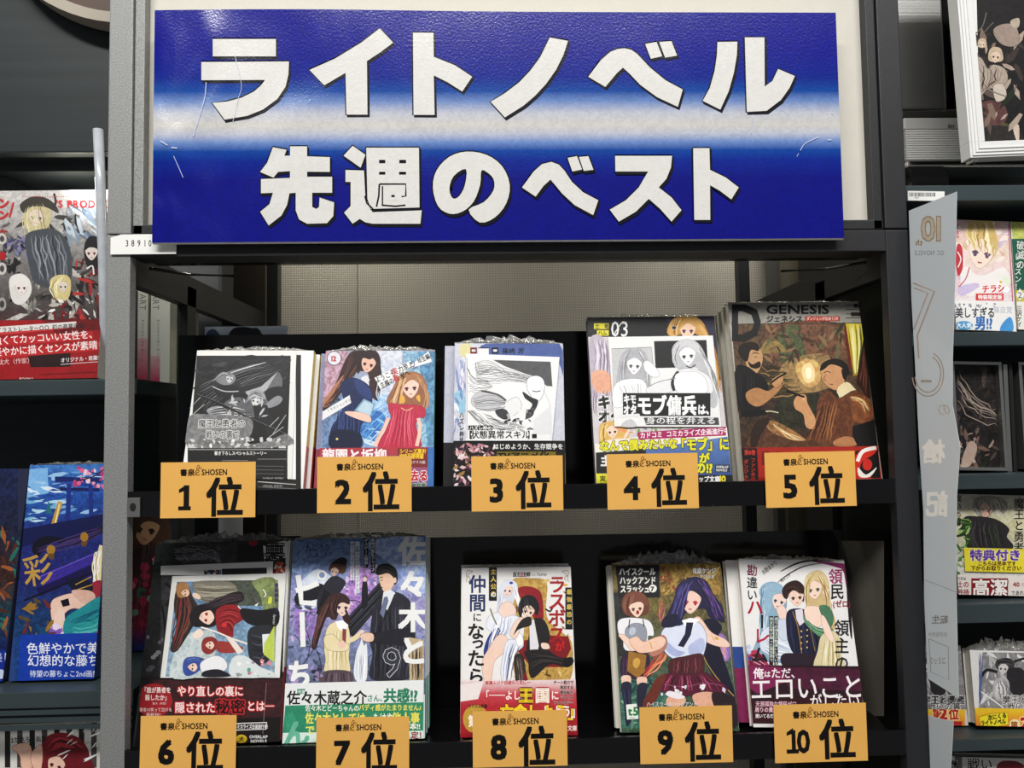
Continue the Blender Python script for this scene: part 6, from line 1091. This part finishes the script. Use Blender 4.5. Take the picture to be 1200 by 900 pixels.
b = Book('novel with curly grey-haired figure and a yellow notice label, right shelf', ((1119, 578), (1222, 582), (1224, 707), (1121, 706)), (1000, 480, 4.09), d=.014, cover='#e2dfd8', spine=('#e3dcdc', None), lean=5, Y0=.068, group=GR, z=ZR[3]+.0003)
A = b.art(); A.tex = .25; A.grad(480, 395, 920, 940, [(410, '#c6c4b8'), (560, '#d4cfae'), (700, '#bfc0b2'), (800, '#dcdad6')]); A.tex = 0; A.blob('#9a968e', '570,470 580,430 620,412 680,415 725,430 740,470 720,500 690,480 660,500 640,520 600,510'); A.head(635, 482, 34, '#e2b8a4', '#6a3a34', 12); A.strands(['#d3cfc6', '#6f6b64', '#b4b0a6'], 5, '575,430 570,470 600,510', '700,425 735,470 720,510', 16, 8, 4); A.blob('#3a3638', '530,520 590,512 680,525 745,570 735,610 765,650 740,670 560,670 540,600', out='#1b191a'); A.strands(['#5a5458', '#242123', '#4a5a44'], 6, '560,530 550,600 570,665', '700,540 710,600 730,665', 14, 5, 5); A.scat(36, 505, 530, 560, 670, 12, ['#4f7a34', '#86b05c', '#2f4a28', '#a8c47c'], 6, 1.8)
A.scat(18, 500, 700, 540, 790, 10, ['#5c8a44', '#9cb878', '#e3e0d8'], 7); A.text('戦いの裏', 486, 408, 34, '#1c1a1c', v=True, b=.02, sx=.9, adv=1.15); A.text('魔王と勇者', 768, 422, 54, '#1c1a1c', v=True, b=.015, adv=.98, sx=.95); A.line('#777', 3, '500,650 522,670 500,692')
b.cover_print(A)
o, A = b.sheet('paper_band', '490,795 915,800 920,930 490,930', '#e9e4e0'); A.rect(480, 790, 930, 935, '#e8e2dc'); A.rect(562, 808, 738, 892, '#9c2430'); A.text('高潔', 566, 888, 90, '#f3f0ec', b=.03, sx=.96, out='#8a1c28'); A.text('べきは', 494, 816, 18, '#2a2a2c', b=.03, sx=.8); A.text('士の', 494, 850, 34, '#a02434', b=.03, sx=.85); A.text('矜持', 494, 888, 34, '#a02434', b=.03, sx=.85); A.text('40', 762, 848, 30, '#a83a30', b=.04); A.text('万部', 800, 846, 18, '#a83a30'); A.text('であれ', 752, 888, 26, '#3a3436', b=.02, sx=.8); A.rect(480, 900, 930, 935, '#4c5a44'); A.rect(640, 904, 690, 916, '#d8d24a'); A.scat(40, 490, 900, 900, 930, 7, ['#e8e6da', '#3a4a34', '#8fae5c', '#2a2a2a'], 5)
b.sheet_print(o, A, 'band_print')
o, A = b.sheet('notice_label', '536,668 818,668 820,778 530,774', '#e6dc4c'); A.rect(525, 660, 825, 785, '#e7dc48'); A.text('特典付き', 552, 718, 56, '#6a3fa8', b=.06, sx=1.1, out='#f3ecc0', ow=.04); A.text('こちらは見本です', 590, 745, 23, '#6a2f1c', b=.05, sx=1.0); A.text('下からお取りください', 556, 768, 24, '#6a2f1c', b=.05, sx=1.02)
for k in range(28): A.ell('#a89a20', 540+k*10, 672, 1.6, n=6); A.ell('#a89a20', 536+k*10, 772, 1.6, n=6)
b.sheet_print(o, A, 'label_print'); b.film(33, .002, top=False)

def duel(A, dx=0):
    s_ = lambda q: [(x+dx, y) for x, y in pp(q)]
    A.rect(400+dx, 300, 1000+dx, 780, '#e8e6e4'); A.tex = .25; A.poly('#9b9a9a', s_('620,345 960,350 960,620 600,620')); A.tex = 0; A.scat(50, 615+dx, 350, 850+dx, 610, 16, ['#c6c5c5', '#6c6b6d', '#e4e3e2', '#858487'], 5, 2)
    A.blob('#4a484b', s_('680,400 695,380 740,372 770,390 765,425 720,430 690,425')); A.head(718+dx, 424, 26, '#d9d7d6', '#444', 8); A.strands(['#2f2d30', '#6a686b'], 6, s_('680,410 700,378 760,385'), s_('690,425 710,400 765,410'), 8, 3, 4); A.blob('#3a383b', s_('740,430 800,420 830,460 820,540 770,550 740,500')); A.line('#333134', 14, s_('690,440 640,430 615,460')); A.line('#39373a', 12, s_('770,390 820,375 860,380'))
    A.blob('#bdbbbc', s_('670,500 690,470 730,468 748,500 740,560 700,580 672,550')); A.head(708+dx, 515, 26, '#e9e7e6', '#555', 0); A.strands(['#dddcdc', '#858386', '#c4c2c4'], 6, s_('675,490 668,530 680,570'), s_('720,470 745,520 745,570'), 9, 3, 5); A.line('#efeeee', 6, s_('590,520 650,560 720,612')); A.text('魔王と勇者', 712+dx, 590, 46, '#3a383b', b=.02, out='#eceae8', sx=.9); A.text('戦いの裏', 735+dx, 620, 40, '#3a383b', b=.02, out='#eceae8')
    A.strands(['#3b4a8c', '#8d94b8', '#e3e3ea'], 5, s_('595,350 600,450 600,600'), s_('620,350 615,450 610,600'), 5, 2, 5)
def yellow_band(b):
    o, A = b.sheet('paper_band', '568,622 970,618 970,775 565,770', '#e8b43c'); A.poly(['#edcf3c', '#e58a34'], '560,610 980,610 980,735 560,735'); A.poly(['#e0642c', '#d6442c'], '560,735 980,735 980,780 560,780'); A.poly('#f1e23c', '600,655 650,640 735,632 740,690 690,700 610,708', out='#222', w=2); A.text('次にくる', 642, 668, 27, '#222', b=.06, sx=.85, ang=-8); A.text('ライトノベル', 608, 695, 28, '#222', b=.07, sx=.72, ang=-5)
    A.ell('#f6e9c0', 770, 690, 26); A.text('第', 750, 706, 36, '#a8601c', b=.05); A.text('2', 796, 712, 78, '#c23430', b=.06, out='#f8e4b0'); A.text('位', 850, 710, 42, '#a8601c', b=.05); A.ell('#f8f0e4', 628, 722, 30, 11); A.text('累計', 604, 728, 15, '#a33', sx=.8); A.text('40', 632, 732, 27, '#c23430', b=.06); A.text('万部突破', 662, 728, 16, '#a33', b=.02); A.text('堂々の', 745, 732, 26, '#a8304c', b=.04, out='#f6e0d0'); A.text('絶賛', 590, 758, 22, '#f2e4da', b=.04); A.scat(14, 660, 745, 800, 770, 10, ['#f3efe9', '#e8d8cc'], 6)
    b.sheet_print(o, A, 'band_print')
b = Book('monochrome duel novel with yellow and orange band, lower right shelf', ((1142, 762), (1240, 764), (1242, 870), (1139.5, 867)), (1000, 680, 4.09), d=.013, cover='#e8e6e2', spine=('#e3dcdc', None), lean=8, Y0=.066, group=GR, z=ZR[4]+.0003)
A = b.art(); duel(A); b.cover_print(A); yellow_band(b); b.film(34, .012)
b2 = Book('second duel novel half hidden behind the translucent poster', ((1058, 756), (1130, 757), (1132, 868), (1058, 868)), (1000, 680, 4.09), d=.010, cover='#e8e6e2', spine=('#e3dcdc', None), lean=8, Y0=.078, group=GR, z=ZR[4]+.0003)
A = b2.art(); duel(A, -380); A.text('王と勇者', 370, 590, 42, '#3a383b', b=.02, sx=.95); b2.cover_print(A)
o, A = b2.sheet('paper_band', '160,622 534,618 536,775 160,775', '#e8b43c'); A.poly(['#edd04c', '#e58a34'], '150,610 540,610 540,780 150,780'); A.text('第2位', 375, 662, 60, '#c23430', b=.05, out='#f8e4b0', sx=.85); A.text('2', 408, 665, 80, '#c23430', b=.06, out='#f8e4b0'); A.rect(330, 675, 520, 735, '#b8403a'); b2.sheet_print(o, A, 'band_print'); b2.film(35, .012)
b = Book('white novel with red-haired figure, bottom right edge', ((1130, 887), (1232, 890), (1234, 1010), (1130, 1008)), (1000, 680, 4.09), d=.014, cover='#e2dfdb', spine=('#e3dcdc', None), lean=5, Y0=.068, group=GR)
A = b.art(); A.rect(500, 830, 1000, 1400, '#e3e0dc'); A.text('戦い', 545, 905, 62, '#26242a', b=.01); A.blob('#8c3440', '690,885 720,865 790,870 818,900 700,910'); b.cover_print(A); zl = lowest(b.M, b.w, b.d)-.0004
b = Book('grey monochrome novel beside the poster, bottom right', ((1062, 884), (1124, 886), (1126, 1010), (1062, 1008)), (1000, 680, 4.09), d=.014, cover='#c8c6c4', spine=('#e3dcdc', None), lean=5, Y0=.068, group=GR, z=zl)
A = b.art(); A.rect(250, 830, 520, 1400, '#cbc9c7'); A.scat(40, 440, 830, 510, 900, 10, ['#3a383a', '#8a888a', '#efeeec'], 4); A.text('生', 468, 895, 40, '#26242a', b=.03); b.cover_print(A)
lp(box('shelf_board', rx0, rx1, YR-.01, .264, zl-.016, zl, M_GREEN, right, .0008), right)
zl2 = P(50, 1060, .085).z
# barcode ticket on the shelf edge
M_, w_, h_, _ = fit((1064, 223.5), (1107, 224.5), (1107, 235.5), (1064, 235), Y0=YR-.0118, lean=0)
t = thing('barcode_ticket', 'white barcode ticket on the top right shelf edge', 'ticket', M_); box('ticket_paper', -w_/2, w_/2, 0, .0010, 0, h_, M_PAPER, t)
A = Art(mapper(M_), 1000, 180, 3); R_ = random.Random(2); x = 196
while x < 286: ww = R_.choice((1, 1.5, 2.5)); A.rect(x, 137, x+ww, 151, '#26262a'); x += ww+R_.choice((1, 1.5, 2))
A.text('9784', 215, 158, 7, '#333'); A.build('ticket_print', t)

# ================================================================ translucent poster fixed to the rack's right side
def slanted(tlp, Yl, trp, Yr, blp):
    a, b_, c = P(tlp[0], tlp[1], Yl), P(trp[0], trp[1], Yr), P(blp[0], blp[1], Yl)
    u = Vector((b_.x-a.x, b_.y-a.y, 0)).normalized(); n = Vector((-u.y, u.x, 0)); o = Vector((a.x, a.y, c.z))
    return Matrix(((u.x, n.x, 0, o.x), (u.y, n.y, 0, o.y), (0, 0, 1, o.z), (0, 0, 0, 1)))
def translucent():
    m = bpy.data.materials.new('poster_back'); m.use_nodes = True; nt = m.node_tree; nt.nodes.clear(); L = nt.links.new
    o = nt.nodes.new('ShaderNodeOutputMaterial'); d = nt.nodes.new('ShaderNodeBsdfDiffuse'); t = nt.nodes.new('ShaderNodeBsdfTranslucent'); g = nt.nodes.new('ShaderNodeBsdfGlossy')
    a = nt.nodes.new('ShaderNodeMixShader'); b_ = nt.nodes.new('ShaderNodeMixShader'); d.inputs[0].default_value = (.66, .71, .73, 1); t.inputs[0].default_value = (.66, .71, .73, 1); g.inputs['Roughness'].default_value = .35
    a.inputs[0].default_value = .12; b_.inputs[0].default_value = .05; L(d.outputs[0], a.inputs[1]); L(t.outputs[0], a.inputs[2]); L(a.outputs[0], b_.inputs[1]); L(g.outputs[0], b_.inputs[2]); L(b_.outputs[0], o.inputs[0]); return m
M_TR = translucent()
M_ = slanted((1065, 247), -.007, (1120, 225), -.055, (1087, 795)); mp = mapper(M_)
out = [(1065, 247), (1121, 224.5), (1119, 330), (1116, 420), (1116, 475), (1125, 524), (1121, 580), (1120, 680), (1123, 818), (1087, 795), (1083, 700), (1082, 600), (1077, 520), (1073, 440), (1068, 350)]
r = thing('window_poster', 'long pale translucent poster with mirrored lettering on the right rack post', 'poster', M_)
loc = [mp(*q) for q in out]; sheet_ = prism('sheet', loc, 0, .0007, M_TR, r)
A = Art(mp, 1000, 180, 3.0); TI, PK = '#b9ab9c', '#b3a8a2'
def mirror(A, t, x, y, size, col, b=0, sx=1, v=False):       # mirrored writing: the print is on the far side
    f0 = A.mp; cx = A.ox+x/A.sc
    A.mp = lambda px, py: f0(2*cx-px, py); A.text(t, x, y, size, col, b=b, sx=sx, v=v); A.mp = f0
mirror(A, '10', 325, 305, 120, '#ab9474', b=.05, sx=.85); mirror(A, '10', 325, 305, 120, '#cdc2b2', b=.01, sx=.85); mirror(A, 'th', 243, 322, 28, '#ab9474', b=.04); mirror(A, 'GC NOVELS', 320, 357, 23, '#b0b0b0', b=.03, sx=.8)
A.line('#c6b0a8', 6, '210,455 285,485 225,640 230,720', sm=False); A.line('#c6b0a8', 5, '212,472 262,490 212,620', sm=False)
for rr in ((58, 78), (48, 64)): A.line('#b7a99c', 4, [(262+rr[0]*math.cos(t)*.95, 775+rr[1]*math.sin(t)) for t in [q*math.pi/9-1.2 for q in range(0, 13)]])
A.line('#b7a99c', 9, '238,800 275,800', sm=False)
A.view(1000, 480, 4.09); mirror(A, '槍', 440, 245, 118, '#f7f4ec', b=.04, sx=.95); mirror(A, '記', 455, 500, 128, '#f7f4ec', b=.05, sx=.86); mirror(A, 'の', 470, 25, 70, '#c9c6be', b=.02)
A.view(1000, 680, 4.09); mirror(A, '転生', 455, 205, 44, '#9c9c98', b=.03, sx=.92); mirror(A, '好評発売中', 450, 270, 26, '#aaa9a5', sx=.7); A.line('#a3a3a0', 3, '362,280 455,320 458,478 372,440 362,280', sm=False); mirror(A, 'コミック', 445, 400, 40, '#a6a5a1', b=.02, sx=.5); A.line('#b5b5b2', 3, '345,0 400,20 500,60')
A.build('poster_print', sheet_)
M_ = slanted((1090, 838), -.004, (1117, 845), -.03, (1092, 960)); mp = mapper(M_)
r = thing('paper_sheet', 'small white paper sheet hanging below the translucent poster', 'paper', M_)
prism('sheet', [mp(*q) for q in ((1088, 838), (1100, 842), (1117, 845), (1114, 900), (1112, 965), (1092, 960))], 0, .0006, M_TR, r)
